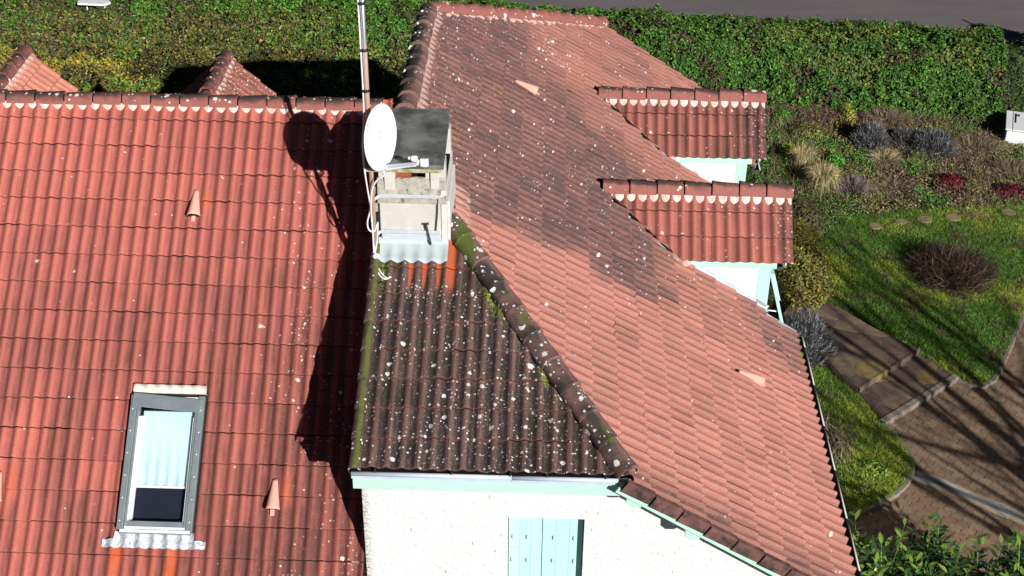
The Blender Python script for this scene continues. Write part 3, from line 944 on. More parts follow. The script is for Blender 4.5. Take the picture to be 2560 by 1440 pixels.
roof_hip_n["label"] = "far hip slope"


def wear_hipridge(V, W):
    e = -W[:, 0]                                             # + towards the east slope
    n = fbm(V[:, 0] * 5 + V[:, 2] * 3, V[:, 1] * 5, 15)
    d = 0.62 + 1.0 * (n - 0.5) - 0.62 * sstep(-0.05, 0.7, e) + .25 * (W[:, 2] - .5)
    lic = 1.15 + 1.4 * (fbm(V[:, 0] * 2.6, V[:, 1] * 2.6, 19) - 0.45)
    moss = (0.35 + 0.65 * sstep(11.3, 12.6, V[:, 1])) * sstep(0.75, 0.1, e) * 1.2 * (0.10 + 1.5 * (fbm(V[:, 0] * 6, V[:, 1] * 6, 29) - .2)) * (V[:, 1] < 13.35)
    moss = moss + 0.8 * (V[:, 1] < 10.95) * sstep(0.5, 0.0, np.abs(e)) * n
    lic = np.where(V[:, 1] > 13.3, 0.1, lic)
    return d - 0.4 * (V[:, 1] > 13.25), lic, moss, 0 * n


def wear_topridge(V, W):
    e = -W[:, 0]
    n = fbm(V[:, 0] * 5 + V[:, 2] * 3, V[:, 1] * 5, 16)
    d = 0.68 + 0.9 * (n - 0.5) - 0.45 * sstep(16.5, 15.2, V[:, 1]) - 0.45 * sstep(.0, .8, e)
    lic = 0.40 + 1.0 * sstep(16, 17.2, V[:, 1]) * (0.3 + n)
    moss = 0.75 * sstep(18.0, 18.5, V[:, 1]) + 0 * n
    return d, lic, moss, 0 * n


def wear_farhip(V, W):
    n = fbm(V[:, 0] * 4 + V[:, 2] * 3, V[:, 1] * 4, 17)
    return 0.22 + 0.5 * (n - .5), 0.30 + 0.5 * n, 0 * n, 0 * n


apex_s = (XR, HS(XR), ZE(XR)); apex_n = (XR, HNy(XR), ZE(XR))
ridge_run("hip_ridge", (-1.05, HS(-1.05), ZE(-1.05) + .012), (0.885, 10.49, 5.82), M["ridge_dark"], roof_hip, w=0.122, h=0.115, gauge=0.37, wearfn=wear_hipridge, round_=True, seed=21, over=0.022)
ridge_run("ridge", (XR, 13.9, ZE(XR) - .01), (XR, apex_n[1] + .06, ZE(XR) - .01), M["ridge_dark"], roof_east, w=0.13, h=0.115, gauge=0.36, wearfn=wear_topridge, round_=True, seed=22, over=0.026, flip=True)
ridge_run("hip_ridge", (XR, HNy(XR) + .02, ZE(XR) - .005), (0.87, 21.93, 5.84), M["ridge_red"], roof_hip_n, w=0.125, h=0.115, gauge=0.36, wearfn=wear_farhip, round_=True, seed=23, over=0.02)
# mortar bedding along the wing ridge, the far hip and the near hip
mb = MB()
rng = np.random.default_rng(4)


def ragged_strip(mb, A, B, down, nrm, w0, w1, amp, n=60, th=0.03, seed=1):
    A, B, down, nrm = Vector(A), Vector(B), Vector(down).normalized(), Vector(nrm).normalized()
    vs, fs = [], []
    for i in range(n + 1):
        t = i / n
        p = A.lerp(B, t); L = (B - A).length
        w = w1 + amp * (float(fbm([t * L * 3.0], [seed * 3.1], seed)[0]) - 0.5) * 2 + amp * 0.5 * (float(vnoise([t * L * 14], [1.0], seed + 5)[0]) - 0.5)
        vs += [p + down * w0 + nrm * th, p + down * (w0 + (w - w0) * .55) + nrm * th * .95, p + down * w + nrm * th * 0.62, p + down * (w + .004) - nrm * 0.02]
    for i in range(n):
        for k in range(3):
            a = i * 4 + k
            fs.append((a, a + 1, a + 5, a + 4))
    mb.add(vs, fs, True)


nE = (sE, 0, cE)
ragged_strip(mb, (XR, 13.9, ZE(XR) + .01), (XR, 18.30, ZE(XR) + .01), (cE, 0, -sE), nE, 0.06, 0.235, 0.05, 120, 0.046, 2)
ragged_strip(mb, (XR, HNy(XR) - .02, ZE(XR) + .01), (0.85, 21.88, 5.85), (0.30, -1, -0.2), nE, 0.03, 0.145, 0.05, 90, 0.044, 3)
mb.build("mortar", M["mortar"], roof_east)
mb = MB()
hd = Vector((1, -HK, -TE)).normalized(); hE = hd.cross(Vector(nE)); hE = hE if hE.x > 0 else -hE
ragged_strip(mb, (-1.10, HS(-1.10), ZE(-1.10)), (0.86, 10.54, 5.84), hE, nE, 0.05, 0.155, 0.022, 90, 0.044, 6)
# the broad mortar patch where the hip meets the chimney
ragged_strip(mb, (-1.05, HS(-1.05) + 0.75, ZE(-1.05) - .0), (-0.98, HS(-0.98) - .02, ZE(-0.98) - .02), (cE, 0, -sE), nE, -0.02, 0.20, 0.05, 24, 0.05, 8)
mb.build("mortar", simple("pale_pink_mortar", (0.60, 0.29, 0.22), (0.60, 0.40, 0.33), 9, 0.95, 0.1, bump=0.4, bscale=60), roof_hip)

# rolled verge tiles down the west edge of the hip slope
mb = MB()
V_, F_, W_ = [], [], []
prof = [(math.cos(a) * 0.062, math.sin(a) * 0.055) for a in np.linspace(math.pi * 1.15, -0.25, 13)]
for i in range(8):
    y1 = 10.46 + i * GAUGE * cC; y0 = y1 + GAUGE * cC + 0.012
    for (y, s, l) in ((y0, 0.93, 0.0), (y1 + .02, 1.04, 0.018), (y1, 1.02, 0.016), (y1 + .001, 0.86, 0.004)):
        for px, pz in prof:
            V_.append((-1.815 + px * s, y - pz * s * sC * 0, ZC(y) + pz * s + l - 0.008)); W_.append((px / .062, pz / .055, i / 8))
    b = len(V_) - 4 * 13
    for k in range(3):
        for c in range(12): F_.append((b + k * 13 + c, b + k * 13 + c + 1, b + (k + 1) * 13 + c + 1, b + (k + 1) * 13 + c))
V_ = np.array(V_); W_ = np.array(W_)
nn = fbm(V_[:, 0] * 8, V_[:, 1] * 4, 6)
wv = np.stack([0.5 + .4 * (nn - .5), 0.42 + 0 * nn, np.clip(1.15 * sstep(0.80, 0.25, np.abs(W_[:, 0] - 0.25)) * (0.30 + .9 * fbm(V_[:, 0] * 20, V_[:, 1] * 7, 46)), 0, 1), 0 * nn], -1)
me = np_mesh("verge", V_, np.array(F_), {"wear": np.clip(wv, 0, 1)})
finish("verge", me, ridge_material("verge_roll", (0.17, 0.09, 0.075), (0.11, 0.07, 0.06), (0.035, 0.03, 0.026), 1.0, (0.8, 0.79, 0.72)), roof_hip)

# flat dark verge tiles down the south gable of the east slope, stepping over one another
mb = MB()
sx = GAUGE * cE
for i in range(10):
    x0 = 0.86 + i * sx; x1 = x0 + sx - 0.006
    jl = random.uniform(-.004, .004)
    a = Vector((x0, 0, ZE(x0) + 0.004)); b = Vector((x1, 0, ZE(x1) + 0.026 + jl))
    d = (b - a); n = Vector((-d.z, 0, d.x)).normalized()
    if n.z < 0: n = -n
    c = (a + b) / 2; yo = 10.340 - (i % 2) * .003
    mb.obox(Vector((c.x, yo, c.z)) - n * 0.042, d / 2, (0, 0.008, 0), n * 0.068)
    mb.obox(Vector((c.x, 10.370, c.z)) + n * 0.016, d / 2, (0, 0.030, 0), n * 0.010)
vg = mb.build("verge", M["verge"], roof_east, bevel=0.006)
mb = MB(); n = Vector((sE, 0, cE))
mb.bar(Vector((0.86, 10.365, ZE(0.86))) - n * 0.05, Vector((3.40, 10.365, ZE(3.40))) - n * 0.05, 0.012, 0.10, n)
mb.build("gap_shade", M["interior"], roof_east)  # black strip as painted shade in the gaps between verge tiles

# barge board, purlin ends, boxed eaves, gutters
mb = MB()
a = Vector((0.84, 10.372, ZE(0.84))); b = Vector((3.42, 10.372, ZE(3.42)))
mb.bar(a - n * 0.128, b - n * 0.128, 0.026, 0.060, n)
mb.build("barge_board", M["teal"], house, bevel=0.003)
mb = MB()
mb.bar(Vector((1.02, 10.572, ZE(1.02))) - n * 0.155, Vector((3.40, 10.572, ZE(3.40))) - n * 0.155, 0.37, 0.012, n)
mb.build("soffit", M["teal"], house)
for i, (x, dz) in enumerate(((0.95, 0.24), (1.56, 0.26))):
    mb = MB()
    z = ZE(x) - dz
    mb.prism([(x - .075, 10.405, z + .10), (x + .075, 10.405, z + .02), (x + .075, 10.41, z - .06), (x - .02, 10.41, z - .06), (x - .075, 10.41, z - .01)], (0, 0.36, 0))
    mb.build("purlin_end", M["teal"], house, bevel=0.004)
mb = MB()
mb.box(-1.845, 0.87, 10.500, 10.530, 5.535, 5.755)
mb.box(-1.845, -1.815, 10.532, 10.78, 5.535, 5.755)
mb.box(0.845, 0.872, 10.532, 10.78, 5.535, 5.68)
mb.box(-1.81, 0.84, 10.532, 10.765, 5.528, 5.538)
mb.build("fascia", M["teal"], house, bevel=0.003)
mb = MB()
for x0, x1 in ((-1.85, -0.262), (-0.258, 0.93)):
    mb.tube([(x0, 10.480, 5.750), (x1, 10.480, 5.750)], 0.024, 10)
    mb.box(x0, x1, 10.467, 10.493, 5.695, 5.743)
gut = mb.build("gutter", M["gutter"], house)
mb = MB()
mb.box(-1.85, 0.92, 10.497, 10.60, 5.757, 5.763)
mb.build("gutter_shade", M["interior"], gut)  # black sheet standing in for the shade inside the gutter
for x in (-1.62, -0.86, -0.28, 0.08, 0.66):
    mb = MB(); mb.tube([(x, 10.465, 5.785), (x + .012, 10.53, 5.80)], 0.010, 6)
    mb.build("gutter_hook", M["black_rubber"], gut)


def gutter_run(name, P, Q, out, mat_in, r=0.062, lip=True):
    """half-round gutter from P to Q; out = outward horizontal direction"""
    P, Q, out = Vector(P), Vector(Q), Vector(out)
    mb = MB(); n = 12; vs, fs = [], []
    for e, p in enumerate((P, Q)):
        for rr in (r, r - 0.006):
            for k in range(n + 1):
                a = math.pi * k / n
                vs.append(p + out * (-math.cos(a) * rr) + Vector((0, 0, -math.sin(a) * rr)))
    m = n + 1
    for k in range(n):
        fs.append((k, k + 1, 2 * m + k + 1, 2 * m + k)); fs.append((m + k, 2 * m + m + k, 2 * m + m + k + 1, m + k + 1))
    for e in (0, 1):
        fs.append(tuple(e * 2 * m + k for k in range(m)) if e else tuple(e * 2 * m + k for k in range(m))[::-1])
    mb.add(vs, fs, False)
    g = mb.build(name, mat_in, house)
    mb = MB(); L = (Q - P).length; k = 0.0; d = (Q - P).normalized()
    while k < L - 0.01:
        e = min(k + 0.82, L)
        mb.tube([P + d * (k + 0.006) + out * r, P + d * (e - 0.006) + out * r], 0.010, 8); k = e
    mb.build("gutter_lip", M["gutter_lip"], g)
    return g


gz = ZE(3.42) - 0.005
gutter_run("gutter", (3.405, 10.15, gz - .03), (3.405, 15.33, gz), (1, 0, 0), M["gutter_dark"])
gutter_run("gutter", (3.39, 17.06, gz), (3.39, 18.28, gz), (1, 0, 0), M["gutter_dark"])
gutter_run("gutter", (3.39, 20.0, gz), (3.39, 21.9, gz), (1, 0, 0), M["gutter_dark"])

# --- walls
mb = MB()
Yw = 10.77
wz0, wz1, wx0, wx1 = 3.65, 4.965, -0.304, 0.49
top = lambda x: ZE(x) - 0.15
mb.poly([(-1.806, Yw, 0), (wx0, Yw, 0), (wx0, Yw, 5.530), (-1.806, Yw, 5.530)])
mb.poly([(wx0, Yw, 0), (wx1, Yw, 0), (wx1, Yw, wz0), (wx0, Yw, wz0)])
mb.poly([(wx0, Yw, wz1), (wx1, Yw, wz1), (wx1, Yw, 5.530), (wx0, Yw, 5.530)])
mb.poly([(wx1, Yw, 0), (2.95, Yw, 0), (2.95, Yw, top(2.95)), (1.15, Yw, top(1.15)), (0.9, Yw, 5.530), (wx1, Yw, 5.530)])
d = 0.155
for q in ([(wx0, wz0), (wx0, wz1)], [(wx0, wz1), (wx1, wz1)], [(wx1, wz1), (wx1, wz0)], [(wx1, wz0), (wx0, wz0)]):
    (xa, za), (xb, zb) = q
    mb.poly([(xa, Yw, za), (xa, Yw + d, za), (xb, Yw + d, zb), (xb, Yw, zb)])
# west wall of the wing, east wall, north wall
mb.poly([(-1.806, 22.0, 0), (-1.806, Yw, 0), (-1.806, Yw, ZC(10.77) - .03), (-1.806, HS(XR) - .1, 7.38), (-1.806, HNy(XR), 7.38), (-1.806, 22.0, 5.5)])
mb.poly([(2.95, Yw, 0), (2.95, 21.6, 0), (2.95, 21.6, 4.35), (2.95, Yw, 4.35)])
mb.poly([(2.95, 21.6, 0), (-1.806, 21.6, 0), (-1.806, 21.6, 5.5), (0.87, 21.6, 5.5), (2.95, 21.6, 4.35)])
wall_wing = mb.build("wall", M["wall"], house)
mb = MB()
mb.box(-14.8, -1.812, 10.95, 20.1, 0.0, 4.20)
mb.prism([(-14.8, 10.95, 4.2), (-14.8, 20.1, 4.2), (-14.8, YR, 7.45)], (0.2, 0, 0))
mb.build("wall", M["wall"], house)["label"] = "wall of the main wing below its roof"

# shuttered window in the south wall
mb = MB()
ys = Yw + 0.11
mid = 0.056
for i in range(3):
    w3 = (mid - .011 - wx0) / 3; mb.box(wx0 + .008 + i * w3, wx0 + .008 + (i + 1) * w3 - .0014, ys + random.uniform(0, .0015), ys + .03, wz0 + .01, wz1 - .004)
mb.box(wx0 + .012, mid - .006, ys + .018, ys + .040, wz0 + .02, wz1 - .01)
win = mb.build("shutter", M["shutter"], house, bevel=0.004)
win["label"] = "left leaf of the closed turquoise shutters"
mb = MB()
for i in range(3):
    w3 = (wx1 - .011 - mid) / 3; mb.box(mid + .003 + i * w3, mid + .003 + (i + 1) * w3 - .0014, ys + random.uniform(0, .0015), ys + .03, wz0 + .01, wz1 - .004)
mb.box(mid + .006, wx1 - .012, ys + .018, ys + .040, wz0 + .02, wz1 - .01)
win2 = mb.build("shutter", M["shutter"], house, bevel=0.004)
win2["label"] = "right leaf of the closed turquoise shutters"
for z in (4.90, 4.60, 4.27, 3.95):
    for x in (-0.268, -0.105, 0.165, 0.385):
        x += random.uniform(-.006, .006)
        mb = MB(); mb.tube([(x + .010, ys - .002, z - .026), (x, ys - .012, z - .02), (x, ys - .012, z + .02), (x + .010, ys - .002, z + .026)], 0.0045, 5)
        mb.build("staple", M["frame_grey"], win if x < mid else win2)

# --- dormers
def dormer(xf, name_label, tilemat, wearfn, ridgew, seed, shutter=False, zr=5.95, east=True, gable="teal"):
    """xf maps (out, lateral, z) to world; out measured like x on the east slope"""
    V3 = lambda o, l, z: Vector(xf(o, l, z))
    eo, el = V3(1, 0, 0) - V3(0, 0, 0), V3(0, 1, 0) - V3(0, 0, 0)
    TD = 0.93; cD, sD = 1 / math.hypot(1, TD), TD / math.hypot(1, TD)
    hw, fw = 0.655, 2.95
    dz = 0.0
    xv0 = 0.87 + (5.82 - zr) / TE
    ze = lambda o: ZE(o) + dz
    eave = lambda l: zr - 0.035 - TD * abs(l)
    # cheeks and front
    mb = MB()
    for s in (-1, 1):
        x_in = 0.87 + (5.82 - (zr - dz - 0.09 - TD * hw)) / TE
        pts = [V3(x_in, s * hw, eave(hw) - .05), V3(fw, s * hw, ze(fw) - .06), V3(fw, s * hw, eave(hw) - .05)]
        mb.poly(pts, flip=(s > 0) ^ (not east))
    mb.poly([V3(fw, -hw, 3.0 + dz), V3(fw, hw, 3.0 + dz), V3(fw, hw, eave(hw) - .05), V3(fw, 0, eave(0) - .05), V3(fw, -hw, eave(hw) - .05)], flip=not east)
    d = mb.build("dormer", M["cheek"], house)
    d["label"] = name_label
    # corner posts
    for s in (-1, 1):
        mb = MB()
        mb.obox(V3(fw - 0.055, s * (hw - .045), (eave(hw) + 3.2 + dz) / 2 - .025), eo * 0.078, el * 0.052, Vector((0, 0, (eave(hw) - 3.2 - dz) / 2 - .03)))
        mb.build("corner_post", M["teal"] if not shutter else M["shutter"], d, bevel=0.004)
    # eaves boards and barge boards
    for s in (-1, 1):
        mb = MB()
        x_in = 1.80 if east else 1.9
        mb.obox(V3((x_in + 3.03) / 2, s * 0.690, eave(.690) - .058), eo * (3.03 - x_in) / 2, el * 0.011, Vector((0, 0, 0.058)))
        mb.obox(V3((x_in + 2.99) / 2, s * 0.668, eave(.690) - .110), eo * (2.99 - x_in) / 2, el * 0.012, Vector((0, 0, 0.006)))
        mb.build("fascia", M["teal"], d, bevel=0.003)
        mb = MB()
        a = V3(3.135, 0, zr - 0.10); b = V3(3.135, s * 0.70, zr - 0.10 - TD * 0.70)
        upv = (Vector((0, 0, 1)) * cD + el * s * sD)
        mb.bar(a, b, 0.024, 0.11, upv)
        mb.build("barge_board", M["teal"], d, bevel=0.003)
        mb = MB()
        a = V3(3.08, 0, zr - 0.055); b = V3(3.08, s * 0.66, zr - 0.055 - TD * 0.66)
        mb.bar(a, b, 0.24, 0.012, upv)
        mb.build("soffit", M["interior"], d)  # near-black: the shade of the underside is in its colour
    # tiled slopes
    cut_n = []
    for s in (-1, 1):
        k = TD / TE
        nrm = (-eo + el * s * k).normalized()
        co = V3(xv0 + 0.035, 0, 0)
        O = V3(0, 0, zr - 0.035)
        Dv = (el * s * cD - Vector((0, 0, 1)) * sD)
        end = V3(3.235, 0, 0)
        r = tile_field("roof", O, eo, Dv, 0.62 - 0.62 % (PITCH) + 0.075, 9, 3, tilemat, d, wearfn,
                       cuts=[(co, nrm), (end, eo)], v0=-0.035, seed=seed + s + 2)
        # mortar below the ridge tiles
        mb = MB()
        nv = (el * s * sD + Vector((0, 0, 1)) * cD)
        a = V3(0.86, 0, zr - 0.035); w = 0.196
        p0, pm, p1 = a + Dv * .02 + nv * 0.048, a + Dv * 0.150 + nv * 0.045, a + Dv * w + nv * 0.010
        mb.prism([p0, pm, p1, p1 - nv * .05, p0 - nv * .10], eo * (3.22 - 0.86))
        mb.build("mortar", M["mortar_white"], r)
        # valley flashing at the foot of the slope
        mb = MB()
        x0, x1 = 1.30, 1.76
        def vp(x): return V3(x, s * (x - xv0) / 1.449, ze(x) + .042)
        mb.bar(vp(1.50) - eo * .02, vp(x1) - eo * .01, 0.10, 0.006, Vector((sE * eo.x, sE * eo.y, cE)))
        vm = MB(); vm.bar(vp(0.90) - eo * .005, vp(1.66) - eo * .005, 0.035, 0.02, Vector((sE * eo.x, sE * eo.y, cE)))
        vm.build("valley_gap_shade", M["interior"], d)  # black bar standing in for the shaded gap above the flashing
        x2, x3 = 1.80, 2.99
        p2 = V3(x2, s * (hw + .03), ze(x2) + .035); p3 = V3(x3, s * (hw + .03), ze(x3) + .035)
        mb.bar(p2, p3, 0.075, 0.008, Vector((sE * eo.x, sE * eo.y, cE)))
        mb.bar(p2 + Vector((0, 0, .03)) - el * s * .026, p3 + Vector((0, 0, .03)) - el * s * .026, 0.006, 0.06, Vector((sE * eo.x, sE * eo.y, cE)))
        if east and s < 0:
            mb.bar(V3(2.95, -0.79, ze(2.95) + .028), V3(3.39, -0.79, ze(3.39) + .028), 0.05, 0.008, Vector((sE, 0, cE)))
        mb.build("flashing", M["zinc"], d)
        if east and s < 0:
            mb = MB(); c = V3(1.83, s * 0.70, ze(1.83) + .045)
            mb.lathe(c, (0, 0, 1), [(0.0, 0.04), (0.05, 0.03), (0.085, 0.0), (0.09, -0.03)], 12)
            mb.build("mortar", M["mortar"], d)
    ridge_run("ridge", V3(0.74, 0, zr), V3(3.245, 0, zr), M["ridge_red"], d, side=el, w=0.118, h=0.075, gauge=0.36, wearfn=ridgew, seed=seed + 7, over=0.02, flip=True)
    # window in the front, its sill, and the shutter
    mb = MB()
    mb.obox(V3(fw + 0.012, 0, 4.25 + dz), eo * 0.014, el * 0.40, Vector((0, 0, 0.55)))
    w = mb.build("window", M["frame_white"], d)
    mb = MB()
    for l in (-.19, .19): mb.obox(V3(fw + 0.03, l, 4.25 + dz), eo * 0.004, el * 0.165, Vector((0, 0, 0.49)))
    mb.build("pane", M["interior"], w)
    if shutter:
        mb = MB()
        t = V3(3.00, -0.57, 5.00 + dz); b = V3(3.26, -0.57, 4.10 + dz); dd = (b - t)
        nrm = Vector((dd.normalized().cross(el)))
        mb.obox((t + b) / 2 + el * 0.20, dd / 2, el * 0.205, nrm * 0.020)
        mb.obox((t + b) / 2 + el * 0.63, dd / 2, el * 0.205, nrm * 0.020)
        mb.obox(t.lerp(b, .3) + el * 0.42 + nrm * .03, dd * 0.22, el * 0.36, nrm * 0.012)
        s_ = mb.build("shutter", M["shutter"], d, bevel=0.004)
        mb = MB()
        mb.tube([V3(2.99, -0.53, 4.40 + dz), V3(3.18, -0.53, 4.38 + dz)], 0.010, 8)
        mb.build("stay_rod", M["white_plastic"], s_)
    return d


def wear_dr(V, W):
    n = fbm(V[:, 0] * 4, V[:, 1] * 9 + V[:, 2] * 6, 41)
    t = (W[:, 1] + .75) / 1.75
    return 0.10 + 0.6 * sstep(0.55, 1.0, t) + 0.3 * (W[:, 2] - .5) + 0.4 * (n - .5), 0.12 + 0.5 * sstep(0.5, 0.9, t) * n * 1.6, 0 * n, 0 * n


def wear_dr_dark(V, W):
    n = fbm(V[:, 0] * 5, V[:, 1] * 5 + V[:, 2] * 6, 43)
    return 0.40 + 0.4 * (W[:, 1]) * .6 + 0.5 * (n - .5), 0.55 + 0 * n, 0 * n, 0 * n


E_at = lambda yc: (lambda o, l, z: (o, yc + l, z))
N_at = lambda xc: (lambda o, l, z: (xc + l, YR + 0.02 + (o - XR) * 1.055, z))
M["tile_dormer_pale"] = tile_material("terracotta_tile_pale_dormer", (0.60, 0.215, 0.145), (0.52, 0.175, 0.12), (0.09, 0.05, 0.045), 0.25, pale=(0.6, 0.26, 0.2), v0=-0.035, big=0.2)
dormer(E_at(16.13), "near east dormer with a shutter propped open", M["tile_dormer"], wear_dormer(51, 0.10), wear_dr, 60, shutter=True)
dormer(E_at(19.03), "far east dormer with darker tiles", M["tile_dormer"], wear_dormer(55, 0.36), wear_dr, 70)
dormer(N_at(-5.06), "dormer behind the ridge covered in white lichen", M["tile_dormer"], wear_dormer_lichen, wear_dr_dark, 80, east=False)
dormer(N_at(-8.24), "dormer behind the ridge with clean pale tiles", M["tile_dormer_pale"], wear_dormer_pale, wear_dr_dark, 90, east=False)

# --- chimney
cx0, cx1, cy0, cy1 = -1.775, -1.115, 12.93, 13.86
mb = MB()
mb.box(cx0, cx1, cy0, cy1, 6.70, 7.62)
chim = mb.build("chimney", M["render"], house, bevel=0.01)
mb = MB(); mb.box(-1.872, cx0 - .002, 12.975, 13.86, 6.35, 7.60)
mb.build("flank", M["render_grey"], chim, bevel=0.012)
mb = MB()
# corner strip of smoother render on the right of the front
mb.box(-1.113, -1.052, cy0 - 0.012, cy1, 6.62, 7.60)
mb.box(-1.052, -1.02, cy0 + 0.03, cy1 - .05, 6.9, 7.45)
mb.build("pilaster", simple("smooth_white_render", (0.56, 0.545, 0.50), (0.64, 0.62, 0.575), 6, 0.95, 0.1, bump=0.3, stain=((0.36, 0.35, 0.32), 8, 0.62, 0.7)), chim, bevel=0.006)
mb = MB()
# rough cement crown sloping back to the openings
vs, fs = [], []
nx, ny = 26, 7
for j in range(ny + 1):
    for i in range(nx + 1):
        x = cx0 - .012 + (cx1 + 0.062 - cx0 + .012) * i / nx
        t = j / ny
        y = cy0 - 0.020 + 0.040 * t
        z = 7.50 + 0.245 * min(1, t * 1.2) ** 0.85 + 0.035 * (float(vnoise([x * 11], [t * 4.0], 3)[0]) - 0.5) * (0.3 + t)
        vs.append((x, y + 0.025 * (float(vnoise([x * 9], [t * 5.0], 7)[0]) - .5), z))
for j in range(ny):
    for i in range(nx):
        a = j * (nx + 1) + i
        fs.append((a, a + 1, a + nx + 2, a + nx + 1))
mb.add(vs, fs, True)
mb.box(cx0 - .012, cx1 + .062, cy0 - 0.018, cy0 + .18, 7.44, 7.502)
mb.build("crown", M["render_grey"], chim)
mb = MB(); mb.box(cx0 + .004, cx1 + .05, cy0 + .03, cy1, 7.622, 7.64); mb.build("flue_shade", M["interior"], chim)  # black plate: shade inside the chimney opening, put into the colour
mb = MB()
for x0, x1, y0 in ((-1.775, -1.595, 12.945), (-1.275, -1.06, 12.945), (-1.775, -1.60, 13.70), (-1.25, -1.06, 13.70)):
    mb = MB(); mb.box(x0, x1, y0, y0 + 0.15, 7.60, 7.942)
    mb.build("cap_pillar", M["render"], chim, bevel=0.008)
mb = MB()
mb.box(-1.71, -1.60, 12.915, 12.944, 7.60, 7.90); 
mb.build("patch", M["render"], chim, bevel=0.008)
mb = MB(); mb.box(-1.22, -1.13, 12.915, 12.944, 7.62, 7.90)
mb.build("patch", M["render"], chim, bevel=0.008)
mb = MB(); mb.box(-1.594, -1.435, 13.00, 13.10, 7.64, 7.930); mb.build("brick", M["brick"], chim)
mb = MB(); mb.box(-1.70, -1.12, 13.12, 13.16, 7.64, 7.938); mb.build("flue_shade", M["interior"], chim)  # black sheet as painted shade at the back of the opening
mb = MB()
mb.prism([(-1.885, 12.70, 7.945), (-1.062, 12.74, 7.945), (-1.085, 14.10, 7.945), (-1.915, 14.07, 7.945)], (0, 0, 0.052))
cap = mb.build("cap", M["cap"], chim, bevel=0.008)
mb = MB()
mb.box(-1.885, -1.07, 12.691, 12.699, 7.935, 7.975)
mb.build("cap_edge", simple("mossy_cap_edge", (0.50, 0.48, 0.36), (0.22, 0.23, 0.09), 18, 0.95, 0.1, bump=0.6), cap)
# metal apron at the foot of the front face, dressed over the tiles
mb = MB()
vs, fs = [], []
n = 66
for i in range(n + 1):
    x = -1.80 + 0.76 * i / n
    hw = float(wave(x + 1.80))
    for (y, lift) in ((cy0 - .006, 0.10), (cy0 - .008, 0.055), (cy0 - .035, 0.038), (cy0 - .17, 0.030 + hw * .45), (cy0 - .225, 0.024 + hw * .95), (cy0 - .228, 0.014 + hw * .9)):
        vs.append((x, y, ZC(y) + lift))
for i in range(n):
    for k in range(5):
        a = i * 6 + k
        fs.append((a, a + 1, a + 7, a + 6))
mb.add(vs, fs, True)
mb.build("flashing", M["flash"], chim)
mb = MB(); mb.box(-1.76, -1.12, cy0 - .022, cy0 - .008, ZC(cy0) + .085, ZC(cy0) + .15); mb.build("flashing", M["zinc"], chim, bevel=0.004)
mb = MB(); mb.box(-1.76, -1.42, cy0 - .006, cy0 - .001, 7.455, 7.492); mb.build("brick", M["brick"], chim)

# --- roof window
def A_pt(x, y, lift=0.0): return Vector((x, y, ZA(y))) + Vector((0, -sA, cA)) * lift


aX, aD, aN = Vector((1, 0, 0)), Vector((0, -cA, -sA)), Vector((0, -sA, cA))
sk0 = A_pt(-4.08, 12.115, 0.05)          # top centre of the frame
LEN = (12.115 - 10.97) / cA
W2 = 0.405
def sk(x, d, l=0.0): return sk0 + aX * x + aD * d + aN * l
mb = MB()
for s in (-1, 1):
    mb.obox(sk(s * (W2 - .035), LEN / 2, 0.03), aX * 0.035, aD * LEN / 2, aN * 0.045)
    mb.obox(sk(s * (W2 - .085), LEN / 2 + .02, 0.022), aX * 0.014, aD * (LEN / 2 - .05), aN * 0.04)
mb.obox(sk(0, LEN - .05, 0.015), aX * (W2 - .072), aD * 0.045, aN * 0.035)
mb.obox(sk(0, LEN + .02, -0.005), aX * (W2 - .02), aD * 0.02, aN * 0.03)
skyl = mb.build("roof_window", M["frame_grey"], house, bevel=0.006)
mb = MB()     # the sash's top cover, tilted a little open
e1, e2 = sk(-W2 + .02, 0.055, 0.075), sk(W2 - .03, 0.115, 0.075)
mb.bar(e1, e2, 0.15, 0.03, aN)
mb.build("cover", M["frame_grey"], skyl, bevel=0.005)
mb = MB()
mb.obox(sk(0, -0.015, -0.008), aX * W2, aD * 0.012, aN * 0.03); mb.obox(sk(W2 + .008, LEN * .5, -0.01), aX * 0.006, aD * LEN * .5, aN * 0.03); mb.obox(sk(-W2 - .008, LEN * .5, -0.01), aX * 0.006, aD * LEN * .5, aN * 0.03)
mb.obox(sk(0.12, 0.045, -0.0), aX * (W2 - .15), aD * 0.045, aN * 0.03)
mb.build("gasket", M["black_rubber"], skyl)
mb = MB()
mb.bar(sk(-W2 + .01, 0.012, 0.045), sk(W2 - .02, 0.020, 0.045), 0.012, 0.02, aN)
for s in (-1, 1):
    mb.obox(sk(s * (W2 - .104), LEN * .56, 0.01), aX * 0.009, aD * (LEN * .40), aN * 0.03)
mb.obox(sk(0, LEN - .02, 0.055), aX * (W2 - .08), aD * 0.012, aN * 0.004)
mb.obox(sk(0, LEN + .012, 0.03), aX * (W2 - .03), aD * 0.014, aN * 0.008)
mb.build("trim", M["frame_white"], skyl)
gx = W2 - .098
mb = MB(); mb.obox(sk(0, LEN * .55, -0.012), aX * gx, aD * LEN * .44, aN * 0.003); mb.build("pane", M["glass"], skyl)
mb = MB()     # blind behind the pane, with a few soft folds
vs, fs = [], []
nx, ny = 30, 12
for j in range(ny + 1):
    for i in range(nx + 1):
        t = j / ny
        x = -gx + .03 + (2 * gx - .055) * i / nx
        f = 0.012 * math.sin(i * 1.05 + 0.6 * math.sin(t * 3)) * max(0, t - .35) * 1.5
        vs.append(sk(x, 0.16 + 0.82 * t, -0.032 + f))
for j in range(ny):
    for i in range(nx):
        a = j * (nx + 1) + i; fs.append((a, a + 1, a + nx + 2, a + nx + 1))
mb.add(vs, fs, True)
mb.build("blind", M["blind"], skyl)
mb = MB()
mb.obox(sk(0, 0.995, -0.030), aX * (gx - .02), aD * 0.012, aN * 0.010)
mb.obox(sk(-gx + .022, LEN * .55, -0.03), aX * 0.012, aD * LEN * .40, aN * 0.02)
